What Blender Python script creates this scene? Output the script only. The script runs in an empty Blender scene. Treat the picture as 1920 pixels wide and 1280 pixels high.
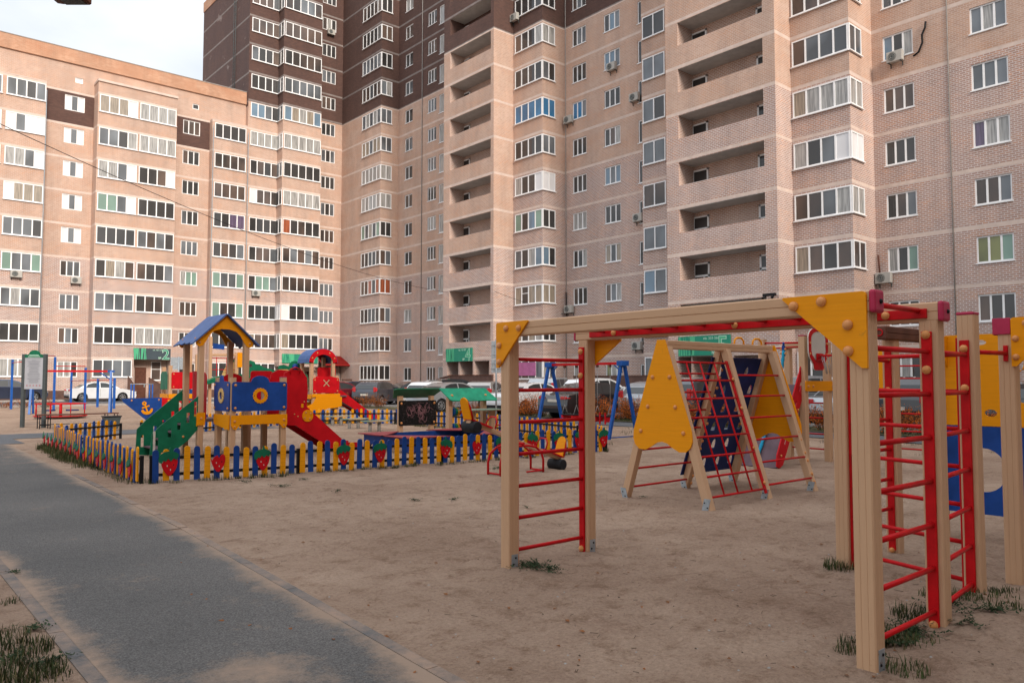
import bpy, math, random
from mathutils import Vector, Matrix
from mathutils.geometry import tessellate_polygon
random.seed(7)
# ------------------------------------------------------------------ camera, world, sun
S = bpy.context.scene
COL = S.collection
F = 1450.0; EYE = 1.55
PIT = math.atan(74/F)
CA, CB = 0.757, 0.653            # camera heading is (CB, CA); world x runs along the left building, y along the right one
cam = bpy.data.objects.new('camera', bpy.data.cameras.new('camera')); COL.objects.link(cam)
cam.location = (0, 0, EYE)
cam.rotation_euler = (math.pi/2 + PIT, 0, -math.asin(CB))
cam.data.sensor_width = 36; cam.data.lens = 36*F/1920
cam.data.clip_start = .05; cam.data.clip_end = 3000
S.camera = cam
S.render.resolution_x = 1024; S.render.resolution_y = 682
S.view_settings.view_transform = 'Standard'; S.view_settings.look = 'None'
S.view_settings.exposure = 0.42; S.view_settings.gamma = 1
SUN_EL = math.radians(27); SUN_AZ = Vector((-.20, -.98))    # horizontal direction towards the sun
w = bpy.data.worlds.new('World'); S.world = w; w.use_nodes = True
nt = w.node_tree; N = nt.nodes; L = nt.links
bg = N['Background']
sky = N.new('ShaderNodeTexSky'); sky.sky_type = 'NISHITA'; sky.sun_disc = False
sky.sun_elevation = SUN_EL; sky.sun_rotation = math.atan2(SUN_AZ.x, SUN_AZ.y)
sky.air_density = 1.0; sky.dust_density = 3.0
tc = N.new('ShaderNodeTexCoord'); mp = N.new('ShaderNodeMapping'); mp.inputs['Scale'].default_value = (1, 1, 2.2)
nz = N.new('ShaderNodeTexNoise'); nz.inputs['Scale'].default_value = 2.2; nz.inputs['Detail'].default_value = 7; nz.inputs['Roughness'].default_value = .5
cr = N.new('ShaderNodeValToRGB'); cr.color_ramp.elements[0].position = .28; cr.color_ramp.elements[1].position = .62
cr.color_ramp.elements[0].color = (.35, .35, .35, 1)
mx = N.new('ShaderNodeMix'); mx.data_type = 'RGBA'
L.new(tc.outputs['Generated'], mp.inputs['Vector']); L.new(mp.outputs['Vector'], nz.inputs['Vector'])
L.new(nz.outputs['Fac'], cr.inputs['Fac']); L.new(cr.outputs['Color'], mx.inputs['Factor'])
L.new(sky.outputs['Color'], mx.inputs['A']); mx.inputs['B'].default_value = (7.5, 7.8, 8.15, 1)
sp_ = N.new('ShaderNodeSeparateXYZ'); L.new(tc.outputs['Generated'], sp_.inputs['Vector'])     # overcast skies brighten towards the zenith
mr = N.new('ShaderNodeMapRange'); mr.inputs['From Min'].default_value = .42; mr.inputs['From Max'].default_value = .95; mr.inputs['To Min'].default_value = 1.0; mr.inputs['To Max'].default_value = 1.9
L.new(sp_.outputs['Z'], mr.inputs['Value'])
vm = N.new('ShaderNodeMix'); vm.data_type = 'RGBA'; vm.blend_type = 'MULTIPLY'; vm.inputs['Factor'].default_value = 1
L.new(mx.outputs['Result'], vm.inputs['A']); L.new(mr.outputs['Result'], vm.inputs['B'])
L.new(vm.outputs['Result'], bg.inputs['Color']); bg.inputs['Strength'].default_value = .105
sun = bpy.data.objects.new('sun', bpy.data.lights.new('sun', 'SUN')); COL.objects.link(sun)
sun.data.energy = 2.7; sun.data.angle = math.radians(18); sun.data.color = (1, .88, .76)
sd = Vector((SUN_AZ.x*math.cos(SUN_EL), SUN_AZ.y*math.cos(SUN_EL), math.sin(SUN_EL)))
sun.rotation_euler = sd.to_track_quat('Z', 'Y').to_euler()
try:
    S.cycles.max_bounces = 6
except Exception: pass

# ------------------------------------------------------------------ survey: where a sight line meets a real plane
def ray(px, py):
    dx = (px-960)/F; dz = -(py-640)/F
    h = math.cos(PIT)-math.sin(PIT)*dz; z = math.sin(PIT)+math.cos(PIT)*dz
    return Vector((dx*CA+h*CB, -dx*CB+h*CA, z))
def gp(px, py, z=0.0):
    r = ray(px, py); t = (z-EYE)/r.z; return Vector((r.x*t, r.y*t, z))
def onx(px, py, X):
    r = ray(px, py); t = X/r.x; return Vector((X, r.y*t, EYE+r.z*t))
def ony(px, py, Y):
    r = ray(px, py); t = Y/r.y; return Vector((r.x*t, Y, EYE+r.z*t))
def pd(px, dep, z=0.0):
    dx = (px-960)/F*dep; return Vector((dx*CA+dep*CB, -dx*CB+dep*CA, z))
def zat(py, dep): return EYE+(714-py)/F*dep
# ------------------------------------------------------------------ materials
def new(name):
    m = bpy.data.materials.new(name); m.use_nodes = True
    return m, m.node_tree.nodes, m.node_tree.links, m.node_tree.nodes['Principled BSDF']
def C4(c): return (c[0], c[1], c[2], 1)
MATS = {}
def paint(name, c, rough=.45, var=.18, scale=6, bump=.15, metal=0, wear=None, coat=0, grain=False):
    m, n, l, b = new(name)
    t = n.new('ShaderNodeTexCoord'); mp = n.new('ShaderNodeMapping')
    z = n.new('ShaderNodeTexNoise'); z.inputs['Scale'].default_value = scale; z.inputs['Detail'].default_value = 6; z.inputs['Roughness'].default_value = .62
    l.new(t.outputs['UV' if grain else 'Object'], mp.inputs['Vector']); l.new(mp.outputs['Vector'], z.inputs['Vector'])
    if grain: mp.inputs['Scale'].default_value = (.45, 9, 9)
    r = n.new('ShaderNodeValToRGB'); e = r.color_ramp.elements
    e[0].position = .3; e[1].position = .7
    e[0].color = C4([v*(1-var) for v in c]); e[1].color = C4([min(1, v*(1+var)) for v in c])
    l.new(z.outputs['Fac'], r.inputs['Fac']); out = r.outputs['Color']
    if wear:
        z2 = n.new('ShaderNodeTexNoise'); z2.inputs['Scale'].default_value = 9; z2.inputs['Detail'].default_value = 10; z2.inputs['Roughness'].default_value = .75
        l.new(t.outputs['Object'], z2.inputs['Vector'])
        r2 = n.new('ShaderNodeValToRGB'); r2.color_ramp.elements[0].position = .63; r2.color_ramp.elements[1].position = .70
        l.new(z2.outputs['Fac'], r2.inputs['Fac'])
        x = n.new('ShaderNodeMix'); x.data_type = 'RGBA'; x.inputs['B'].default_value = C4(wear)
        l.new(r2.outputs['Color'], x.inputs['Factor']); l.new(out, x.inputs['A']); out = x.outputs['Result']
    l.new(out, b.inputs['Base Color']); b.inputs['Specular IOR Level'].default_value = .5 if coat else .16
    b.inputs['Roughness'].default_value = rough; b.inputs['Metallic'].default_value = metal
    if coat: b.inputs['Coat Weight'].default_value = coat; b.inputs['Coat Roughness'].default_value = .06
    if bump:
        bp = n.new('ShaderNodeBump'); bp.inputs['Strength'].default_value = bump; bp.inputs['Distance'].default_value = .01
        l.new(z.outputs['Fac'], bp.inputs['Height']); l.new(bp.outputs['Normal'], b.inputs['Normal'])
    MATS[name] = m; return m
timber = paint('painted_timber', (.52, .325, .195), .5, .045, 5, .08, grain=True, wear=(.45, .27, .155))
timber_raw = paint('weathered_timber', (.46, .33, .20), .6, .25, 5, .3, grain=True)
red = paint('red_paint', (.47, .004, .007), .42, .2, 7, .12, wear=(.38, .02, .02))
redp = paint('red_panel', (.50, .006, .012), .42, .18, 3, .1)
pink = paint('raspberry_plastic', (.40, .03, .075), .45, .12, 8, .1)
yel = paint('yellow_panel', (.74, .275, .002), .5, .06, 5, .12, grain=True, wear=(.50, .21, .015))
yelw = paint('yellow_picket', (.74, .30, .005), .5, .2, 5, .3, grain=True, wear=(.45, .22, .05))
blu = paint('blue_panel', (.012, .055, .24), .42, .25, 3, .12, wear=(.02, .08, .30))
blue_steel = paint('blue_steel', (.015, .085, .33), .35, .2, 6, .08)
pale_blue = paint('faded_blue_steel', (.10, .20, .48), .4, .2, 6, .08)
navy = paint('navy_board', (.010, .028, .13), .5, .2, 6, .1)
roofb = paint('blue_roof', (.055, .11, .27), .5, .2, 3, .15)
grn = paint('green_panel', (.008, .13, .065), .42, .25, 4, .12, wear=(.03, .22, .13))
grnl = paint('green_roof', (.02, .27, .15), .4, .35, 3, .12, wear=(.05, .36, .24))
blk = paint('black_paint', (.012, .012, .014), .4, .2, 8, .1)
rub = paint('black_rubber', (.018, .018, .02), .7, .3, 10, .3)
orange = paint('orange_cap', (.60, .26, .09), .32, .12, 20, .05)
galv = paint('galvanised_steel', (.36, .40, .43), .45, .2, 14, .1, metal=.5, wear=(.22, .10, .05))
grey = paint('grey_steel', (.075, .088, .09), .5, .15, 8, .05)
silver = paint('grey_metal', (.30, .34, .37), .45, .12, 8, .05, metal=.3)
brown = paint('brown_board', (.11, .045, .03), .55, .25, 6, .2)
plum = paint('plum_board', (.13, .085, .10), .6, .2, 5, .15)
white = paint('white_plastic', (.82, .83, .84), .4, .05, 3, 0)
wdirty = paint('white_board', (.52, .49, .43), .5, .12, 3, .05)
teal = paint('blue_rope', (.02, .28, .46), .8, .3, 40, .5)
ropew = paint('grey_chain', (.32, .31, .30), .5, .2, 40, .3)
concrete = paint('concrete', (.33, .31, .29), .85, .18, 5, .3)
plinth = paint('brown_plinth', (.105, .06, .05), .75, .25, 3, .3)
under = paint('slab_underside', (.46, .43, .41), .9, .12, 2, .1)
dkint = paint('dark_interior', (.022, .02, .019), .8, .3, 1, 0)
signg = paint('sign_green', (.025, .23, .15), .45, .08, 1, 0)
signl = paint('sign_light_green', (.08, .40, .22), .45, .08, 1, 0)
signd = paint('sign_slate', (.055, .075, .09), .45, .08, 1, 0)
mint = paint('sign_mint', (.42, .66, .52), .5, .05, 1, 0)
redroof = paint('red_metal_roof', (.26, .018, .016), .4, .12, 2, .05)
boardg = paint('paper_panel', (.42, .43, .46), .5, .05, 3, 0)
inkg = paint('print_ink', (.24, .25, .28), .6, .05, 3, 0)
pinkink = paint('pink_ink', (.42, .20, .22), .6, .05, 3, 0)
chalk = paint('chalkboard', (.010, .010, .010), .6, .1, 6, .05)
plast = paint('ac_plastic', (.42, .41, .38), .5, .12, 5, 0)
pinksheet = paint('pink_banner', (.40, .13, .28), .7, .15, 3, 0)
leafo = paint('orange_leaf', (.46, .11, .014), .6, .55, 2.2, 0)
leafb = paint('russet_leaf', (.20, .075, .025), .7, .5, 2.2, 0)
twig = paint('twig', (.07, .045, .03), .8, .2, 8, 0)
grassm = paint('grass_blade', (.042, .055, .018), .8, .6, 2.0, 0)
weedm = paint('weed_leaf', (.022, .038, .014), .7, .4, 2.0, 0)
alu = paint('alloy_rim', (.42, .43, .44), .3, .1, 8, 0, metal=.8)
tail = paint('tail_lamp', (.42, .01, .015), .2, .1, 8, 0, coat=.8)
lampg = paint('head_lamp', (.55, .56, .56), .15, .05, 8, 0, coat=.8)
sage = paint('sage_tabletop', (.20, .27, .20), .6, .15, 5, .1)
cream = paint('cream_board', (.62, .40, .15), .5, .15, 5, .1)
discs = {'b': paint('blue_disc', (.01, .09, .30), .4), 'g': paint('green_disc', (.01, .2, .1), .4), 'y': paint('yellow_disc', (.65, .35, .02), .4), 'r': red}

def chalk_marks(m):
    n = m.node_tree.nodes; l = m.node_tree.links; b = n['Principled BSDF']
    t = n.new('ShaderNodeTexCoord'); mp = n.new('ShaderNodeMapping'); mp.inputs['Scale'].default_value = (9, 9, 3.5); mp.inputs['Rotation'].default_value = (0, .25, 0)
    z = n.new('ShaderNodeTexNoise'); z.inputs['Scale'].default_value = 3; z.inputs['Detail'].default_value = 9; z.inputs['Roughness'].default_value = .7; z.inputs['Distortion'].default_value = 2
    r = n.new('ShaderNodeValToRGB'); r.color_ramp.elements[0].position = .56; r.color_ramp.elements[1].position = .76
    r.color_ramp.elements[0].color = (.006, .006, .006, 1); r.color_ramp.elements[1].color = (.25, .19, .2, 1)
    l.new(t.outputs['Object'], mp.inputs['Vector']); l.new(mp.outputs['Vector'], z.inputs['Vector']); l.new(z.outputs['Fac'], r.inputs['Fac']); l.new(r.outputs['Color'], b.inputs['Base Color'])
chalk_marks(chalk)

def carpaint(name, c, metal=.3):
    return paint(name, c, .32, .05, 2, 0, metal=metal, coat=1.0)
def glassy(name, c, coat=1.0, rough=.5, var=.25, stripes=False):
    """curtained or dark pane: what hangs behind the glass, under a glossy coat"""
    m, n, l, b = new(name)
    t = n.new('ShaderNodeTexCoord'); mp = n.new('ShaderNodeMapping')
    mp.inputs['Scale'].default_value = (9, 9, .6) if stripes else (.35, .35, .22)
    z = n.new('ShaderNodeTexNoise'); z.inputs['Scale'].default_value = 1.5; z.inputs['Detail'].default_value = 2
    l.new(t.outputs['Object'], mp.inputs['Vector']); l.new(mp.outputs['Vector'], z.inputs['Vector'])
    r = n.new('ShaderNodeValToRGB'); e = r.color_ramp.elements; e[0].position = .35; e[1].position = .65
    e[0].color = C4([v*(1-var) for v in c]); e[1].color = C4([min(1, v*(1+var)) for v in c])
    l.new(z.outputs['Fac'], r.inputs['Fac']); l.new(r.outputs['Color'], b.inputs['Base Color'])
    b.inputs['Roughness'].default_value = rough; b.inputs['Coat Weight'].default_value = coat; b.inputs['Coat Roughness'].default_value = .02
    b.inputs['Coat IOR'].default_value = 1.48
    MATS[name] = m; return m
g_dark = glassy('pane_dark', (.018, .017, .017), var=.6)
g_brown = glassy('pane_warm', (.06, .038, .028), var=.7)
g_grey = glassy('pane_greyblue', (.10, .115, .13), var=.5)
g_net = glassy('pane_net_curtain', (.30, .30, .29), var=.35, stripes=True)
g_beige = glassy('pane_beige_curtain', (.26, .22, .17), var=.3, stripes=True)
g_green = glassy('pane_green_blind', (.16, .27, .22), var=.15)
g_blue = glassy('pane_blue_film', (.02, .16, .34), var=.3)
g_pale = glassy('pane_pale_blue', (.13, .21, .29), var=.2)
g_white = glassy('pane_white_panel', (.66, .67, .69), coat=.2, var=.06)
g_purple = glassy('pane_purple_curtain', (.09, .06, .12), var=.3, stripes=True)
g_red = glassy('pane_orange_curtain', (.30, .07, .02), var=.3, stripes=True)
g_yel = glassy('pane_yellow', (.14, .15, .05), var=.6)  # dull yellow pane colour, strongly mottled
g_car = glassy('car_glass', (.012, .016, .018), var=.2, rough=.3, coat=.55)

def brick(name, c1, c2, c3, mortar, msize=.016, patch=.5, spots=None):
    m, n, l, b = new(name)
    t = n.new('ShaderNodeUVMap'); t.uv_map = 'UVMap'
    bt = n.new('ShaderNodeTexBrick'); bt.inputs['Scale'].default_value = 1
    bt.inputs['Brick Width'].default_value = .27; bt.inputs['Row Height'].default_value = .10
    bt.inputs['Mortar Size'].default_value = msize; bt.inputs['Mortar Smooth'].default_value = .25; bt.inputs['Bias'].default_value = -.15
    l.new(t.outputs['UV'], bt.inputs['Vector'])
    z = n.new('ShaderNodeTexNoise'); z.inputs['Scale'].default_value = .38; z.inputs['Detail'].default_value = 5; z.inputs['Roughness'].default_value = .65
    mp = n.new('ShaderNodeMapping'); mp.inputs['Scale'].default_value = (1, 2.2, 1)
    l.new(t.outputs['UV'], mp.inputs['Vector']); l.new(mp.outputs['Vector'], z.inputs['Vector'])
    r = n.new('ShaderNodeValToRGB'); r.color_ramp.elements[0].position = .42; r.color_ramp.elements[1].position = .62
    l.new(z.outputs['Fac'], r.inputs['Fac'])
    x = n.new('ShaderNodeMix'); x.data_type = 'RGBA'; x.inputs['A'].default_value = C4(c1); x.inputs['B'].default_value = C4(c3)
    l.new(r.outputs['Color'], x.inputs['Factor'])
    l.new(x.outputs['Result'], bt.inputs['Color1']); bt.inputs['Color2'].default_value = C4(c2); bt.inputs['Mortar'].default_value = C4(mortar)
    out = bt.outputs['Color']
    z2 = n.new('ShaderNodeTexNoise'); z2.inputs['Scale'].default_value = .5; z2.inputs['Detail'].default_value = 7; z2.inputs['Roughness'].default_value = .7
    m2 = n.new('ShaderNodeMapping'); m2.inputs['Scale'].default_value = (1.2, .22, 1); l.new(t.outputs['UV'], m2.inputs['Vector']); l.new(m2.outputs['Vector'], z2.inputs['Vector'])
    r2 = n.new('ShaderNodeValToRGB'); r2.color_ramp.elements[0].position = .35; r2.color_ramp.elements[1].position = .7
    r2.color_ramp.elements[0].color = (.80, .80, .80, 1); r2.color_ramp.elements[1].color = (1.08, 1.06, 1.04, 1)
    l.new(z2.outputs['Fac'], r2.inputs['Fac'])
    mu = n.new('ShaderNodeMix'); mu.data_type = 'RGBA'; mu.blend_type = 'MULTIPLY'; mu.inputs['Factor'].default_value = 1
    l.new(out, mu.inputs['A']); l.new(r2.outputs['Color'], mu.inputs['B']); out = mu.outputs['Result']
    if spots:
        z3 = n.new('ShaderNodeTexNoise'); z3.inputs['Scale'].default_value = .33; z3.inputs['Detail'].default_value = 9; z3.inputs['Roughness'].default_value = .75
        l.new(t.outputs['UV'], z3.inputs['Vector'])
        r3 = n.new('ShaderNodeValToRGB'); r3.color_ramp.elements[0].position = .60; r3.color_ramp.elements[1].position = .64
        l.new(z3.outputs['Fac'], r3.inputs['Fac'])
        y = n.new('ShaderNodeMix'); y.data_type = 'RGBA'; y.inputs['B'].default_value = C4(spots)
        l.new(r3.outputs['Color'], y.inputs['Factor']); l.new(out, y.inputs['A']); out = y.outputs['Result']
    l.new(out, b.inputs['Base Color']); b.inputs['Roughness'].default_value = .85
    bp = n.new('ShaderNodeBump'); bp.inputs['Strength'].default_value = .5; bp.inputs['Distance'].default_value = .012; bp.invert = True
    l.new(bt.outputs['Fac'], bp.inputs['Height']); l.new(bp.outputs['Normal'], b.inputs['Normal'])
    MATS[name] = m; return m
b_low = brick('pink_brick', (.43, .285, .245), (.35, .215, .18), (.52, .275, .18), (.62, .56, .53), .019)
b_up = brick('orange_brick', (.54, .375, .295), (.46, .30, .23), (.52, .30, .20), (.60, .48, .41), .014)
b_dark = brick('brown_brick', (.105, .052, .041), (.08, .041, .034), (.12, .062, .048), (.09, .055, .046), .010)
b_darkw = brick('brown_brick_worn', (.105, .058, .052), (.085, .045, .04), (.12, .062, .05), (.09, .055, .046), .010, spots=(.25, .20, .185))
b_par = brick('parapet_brick', (.56, .33, .22), (.46, .235, .14), (.44, .20, .11), (.52, .36, .26), .010)
b_in = brick('loggia_brick', (.50, .33, .27), (.42, .25, .19), (.50, .28, .2), (.62, .55, .5), .018)
bandm = paint('concrete_band', (.60, .49, .43), .85, .12, 2, .1)
bandd = paint('stained_band', (.22, .19, .18), .85, .2, 2, .1)
WALLM = [b_low, b_up, b_dark, bandm, bandd, b_par, plinth, under, b_in, b_darkw, concrete]
# ------------------------------------------------------------------ mesh builder
ZV = Vector((0, 0, 1))
class MB:
    def __init__(s): s.v = []; s.f = []; s.m = []; s.uv = []; s.sm = []
    def face(s, pts, m=0, uv=None, smooth=False):
        i = len(s.v); s.v += [tuple(p) for p in pts]; s.f.append(tuple(range(i, i+len(pts)))); s.m.append(m); s.sm.append(smooth)
        s.uv += (uv if uv else [(0, 0)]*len(pts))
    def obox(s, c, ex, ey, ez, m=0):
        """box from centre and three half-axis vectors"""
        c = Vector(c); ax = [Vector(ex), Vector(ey), Vector(ez)]; ln = [a.length for a in ax]; k = ln.index(max(ln))
        i0 = len(s.v); P = []
        for sx in (-1, 1):
            for sy in (-1, 1):
                for sz in (-1, 1): P.append((sx, sy, sz)); s.v.append(tuple(c+ax[0]*sx+ax[1]*sy+ax[2]*sz))
        o = random.random()*5
        for q in ((0, 1, 3, 2), (4, 6, 7, 5), (0, 4, 5, 1), (2, 3, 7, 6), (0, 2, 6, 4), (1, 5, 7, 3)):
            s.f.append(tuple(i0+j for j in q)); s.m.append(m); s.sm.append(False)
            for j in q:
                p = P[j]; l = [p[t]*ln[t] for t in range(3)]
                oth = [l[t] for t in range(3) if t != k]; s.uv.append((l[k]+o, oth[0]+oth[1]+o))
    def box(s, a, b, m=0):
        a = Vector(a); b = Vector(b); c = (a+b)/2; h = (b-a)/2
        s.obox(c, (abs(h.x), 0, 0), (0, abs(h.y), 0), (0, 0, abs(h.z)), m)
    def bar(s, p, q, w, h, m=0, up=ZV):
        p = Vector(p); q = Vector(q); d = q-p; dn = d.normalized()
        sd = dn.cross(up)
        if sd.length < 1e-4: sd = Vector((1, 0, 0))
        sd.normalize(); u = sd.cross(dn)
        s.obox((p+q)/2, sd*w/2, u*h/2, d/2, m)
    def tube(s, pts, r, n=10, m=0, cap=True, radii=None):
        pts = [Vector(p) for p in pts]; rings = []; ln = 0
        prev = None
        for i, p in enumerate(pts):
            d = (pts[min(i+1, len(pts)-1)]-pts[max(i-1, 0)]).normalized()
            if prev is None:
                a = d.cross(ZV)
                if a.length < 1e-3: a = d.cross(Vector((1, 0, 0)))
            else:
                a = prev-d*prev.dot(d)
                if a.length < 1e-4: a = d.cross(ZV)
            a.normalize(); prev = a; b2 = d.cross(a); rr = radii[i] if radii else r
            i0 = len(s.v)
            for k in range(n):
                t = 2*math.pi*k/n; s.v.append(tuple(p+a*math.cos(t)*rr+b2*math.sin(t)*rr))
            rings.append(i0)
        for i in range(len(rings)-1):
            l2 = (pts[i+1]-pts[i]).length
            for k in range(n):
                k2 = (k+1) % n
                s.f.append((rings[i]+k, rings[i]+k2, rings[i+1]+k2, rings[i+1]+k)); s.m.append(m); s.sm.append(True)
                s.uv += [(ln, k*.03), (ln, k*.03+.03), (ln+l2, k*.03+.03), (ln+l2, k*.03)]
            ln += l2
        if cap:
            s.f.append(tuple(rings[0]+k for k in range(n))[::-1]); s.m.append(m); s.sm.append(False); s.uv += [(0, 0)]*n
            s.f.append(tuple(rings[-1]+k for k in range(n))); s.m.append(m); s.sm.append(False); s.uv += [(0, 0)]*n
    def prism(s, pts, O, ex, ey, ez, h, m=0, holes=(), ms=None, taper=None):
        O = Vector(O); ex = Vector(ex); ey = Vector(ey); ez = Vector(ez)
        loops = [pts]+list(holes); flat = [p for lp in loops for p in lp]
        tris = tessellate_polygon([[Vector((p[0], p[1], 0)) for p in lp] for lp in loops])
        def P(p, k): return O+ex*p[0]+ey*p[1]+ez*(h*k)
        nn = ex.cross(ey).dot(ez)
        for t in tris:
            a, b2, c = [flat[i] for i in t]
            ar = (b2[0]-a[0])*(c[1]-a[1])-(b2[1]-a[1])*(c[0]-a[0])
            if abs(ar) < 1e-12: continue
            if (ar > 0) != (nn > 0): a, c = c, a
            s.face([P(a, 1), P(b2, 1), P(c, 1)], m, [tuple(a), tuple(b2), tuple(c)])
            s.face([P(c, 0), P(b2, 0), P(a, 0)], m, [tuple(c), tuple(b2), tuple(a)])
        for li, lp in enumerate(loops):
            A = sum(lp[i][0]*lp[(i+1) % len(lp)][1]-lp[(i+1) % len(lp)][0]*lp[i][1] for i in range(len(lp)))
            ccw = (A > 0); fl = (ccw != (li > 0)) == (nn > 0)
            pr = 0
            for i in range(len(lp)):
                a, b2 = lp[i], lp[(i+1) % len(lp)]
                e = math.hypot(b2[0]-a[0], b2[1]-a[1])
                q = [P(a, 0), P(b2, 0), P(b2, 1), P(a, 1)]; u = [(0, pr), (0, pr+e), (h, pr+e), (h, pr)]
                if not fl: q.reverse(); u.reverse()
                s.face(q, m if ms is None else ms, u); pr += e
    def dome(s, c, nrm, r, m=0, n=10, k=3, flat=.7):
        c = Vector(c); nrm = Vector(nrm).normalized(); a = nrm.cross(ZV)
        if a.length < 1e-3: a = nrm.cross(Vector((1, 0, 0)))
        a.normalize(); b2 = nrm.cross(a); rings = []
        for j in range(k):
            t = math.pi/2*j/k; i0 = len(s.v); rings.append(i0)
            for q in range(n):
                g = 2*math.pi*q/n; s.v.append(tuple(c+(a*math.cos(g)+b2*math.sin(g))*r*math.cos(t)+nrm*r*flat*math.sin(t)))
        top = len(s.v); s.v.append(tuple(c+nrm*r*flat))
        for j in range(k-1):
            for q in range(n):
                q2 = (q+1) % n; s.f.append((rings[j]+q, rings[j]+q2, rings[j+1]+q2, rings[j+1]+q)); s.m.append(m); s.sm.append(True); s.uv += [(0, 0)]*4
        for q in range(n):
            s.f.append((rings[-1]+q, rings[-1]+(q+1) % n, top)); s.m.append(m); s.sm.append(True); s.uv += [(0, 0)]*3
    def data(s, name, mats):
        me = bpy.data.meshes.new(name); me.from_pydata(s.v, [], s.f); 
        for m in (mats if isinstance(mats, (list, tuple)) else [mats]): me.materials.append(m)
        me.polygons.foreach_set('material_index', s.m); me.polygons.foreach_set('use_smooth', s.sm)
        ul = me.uv_layers.new(name='UVMap'); ul.data.foreach_set('uv', [c for u in s.uv for c in u])
        me.update(); return me
    def build(s, name, mats, parent=None, bev=0, loc=None):
        o = bpy.data.objects.new(name, s.data(name, mats)); COL.objects.link(o)
        if parent: o.parent = parent
        if loc: o.location = loc
        if bev:
            bm = o.modifiers.new('bevel', 'BEVEL'); bm.width = bev; bm.segments = 2; bm.limit_method = 'ANGLE'; bm.angle_limit = math.radians(40)
        return o
def tag(o, label, cat, group=None, kind=None):
    if label: o['label'] = label
    if cat: o['category'] = cat
    if group: o['group'] = group
    if kind: o['kind'] = kind
    return o
def empty(name, loc, label, cat, group=None, rz=0):
    o = bpy.data.objects.new(name, None); COL.objects.link(o); o.location = loc; o.rotation_euler = (0, 0, rz); o.empty_display_size = .2
    return tag(o, label, cat, group)
def settle(root):
    """parts were written in world coordinates: hang them from the root at its own base"""
    for ch in root.children: ch.location = Vector(ch.location)-Vector(root.location)
    return root
def copyobj(o, parent=None):
    c = o.copy(); COL.objects.link(c)
    if parent: c.parent = parent
    for ch in list(o.children): copyobj(ch, c)
    return c
def struct(name, mb, mats):
    o = mb.build(name, mats); o['kind'] = 'structure'; return o
_bm = {}
def bolt(parent, p, n, r=.028, m=None):
    key = (round(r, 4), m.name if m else '')
    if key not in _bm:
        b = MB(); b.tube([(0, 0, -.002), (0, 0, r*.35)], r, 12); b.dome((0, 0, r*.3), (0, 0, 1), r*.94, n=12, k=3, flat=.6)
        _bm[key] = b.data('bolt', [m or orange])
    o = bpy.data.objects.new('bolt', _bm[key]); COL.objects.link(o); o.parent = parent; o.location = p
    o.rotation_euler = Vector(n).to_track_quat('Z', 'Y').to_euler(); return o
def arc(cx, cy, r, a0, a1, n=12, ry=None):
    ry = ry or r
    return [(cx+r*math.cos(math.radians(a0+(a1-a0)*i/n)), cy+ry*math.sin(math.radians(a0+(a1-a0)*i/n))) for i in range(n+1)]
def rrect(x0, y0, x1, y1, r, n=4):
    return arc(x1-r, y1-r, r, 0, 90, n)+arc(x0+r, y1-r, r, 90, 180, n)+arc(x0+r, y0+r, r, 180, 270, n)+arc(x1-r, y0+r, r, 270, 360, n)
def postprof(w):
    h = w/2; g = w*.018; c = w*.07; P = []
    side = [(-h+c, -h), (-w*.17-g, -h), (-w*.17, -h+g*1.1), (-w*.17+g, -h), (w*.17-g, -h), (w*.17, -h+g*1.1), (w*.17+g, -h), (h-c, -h)]
    for k in range(4):
        a = k*math.pi/2
        for x, y in side: P.append((x*math.cos(a)-y*math.sin(a), x*math.sin(a)+y*math.cos(a)))
    return P
def post(parent, x, y, z0, z1, w=.105, name='post', mat=None, cap=None):
    b = MB(); b.prism(postprof(w), (x, y, z0), (1, 0, 0), (0, 1, 0), (0, 0, 1), z1-z0)
    o = b.build(name, [mat or timber], parent)
    if cap:
        c = MB(); c.box((x-w/2-.003, y-w/2-.003, z1), (x+w/2+.003, y+w/2+.003, z1+.022)); c.build('post_cap', [cap], parent, bev=.008)
    return o
def beam(parent, p, q, w=.105, h=.12, name='beam', mat=None):
    """horizontal beam with a groove down the middle of each side"""
    p = Vector(p); q = Vector(q); d = (q-p); L_ = d.length; d.normalize(); sd = d.cross(ZV)
    hw, hh, c, g = w/2, h/2, .008, .004
    pr = [(-hw+c, -hh), (hw-c, -hh), (hw, -hh+c), (hw, -g), (hw-.006, 0), (hw, g), (hw, hh-c), (hw-c, hh), (-hw+c, hh), (-hw, hh-c), (-hw, g), (-hw+.006, 0), (-hw, -g), (-hw, -hh+c)]
    b = MB(); b.prism(pr, p, sd, ZV, d, L_); return b.build(name, [mat or timber], parent)
def rod(parent, p, q, r=.016, name='rung', mat=None, n=10):
    b = MB(); b.tube([p, q], r, n); return b.build(name, [mat or red], parent)
def pathrod(parent, pts, r, name, mat, n=8):
    b = MB(); b.tube(pts, r, n); return b.build(name, [mat], parent)
def plateX(parent, name, X, pts, mat, t=.018, holes=(), bev=.003):
    """flat plate facing -x; pts are (y, z)"""
    b = MB(); b.prism(pts, (X-t, 0, 0), (0, 1, 0), (0, 0, 1), (1, 0, 0), t, holes=holes); return b.build(name, [mat], parent, bev=bev if not holes else 0)
def plateY(parent, name, Y, pts, mat, t=.018, holes=(), bev=.003):
    """flat plate facing -y; pts are (x, z)"""
    b = MB(); b.prism(pts, (0, Y-t, 0), (1, 0, 0), (0, 0, 1), (0, 1, 0), t, holes=holes); return b.build(name, [mat], parent, bev=bev if not holes else 0)
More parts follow.
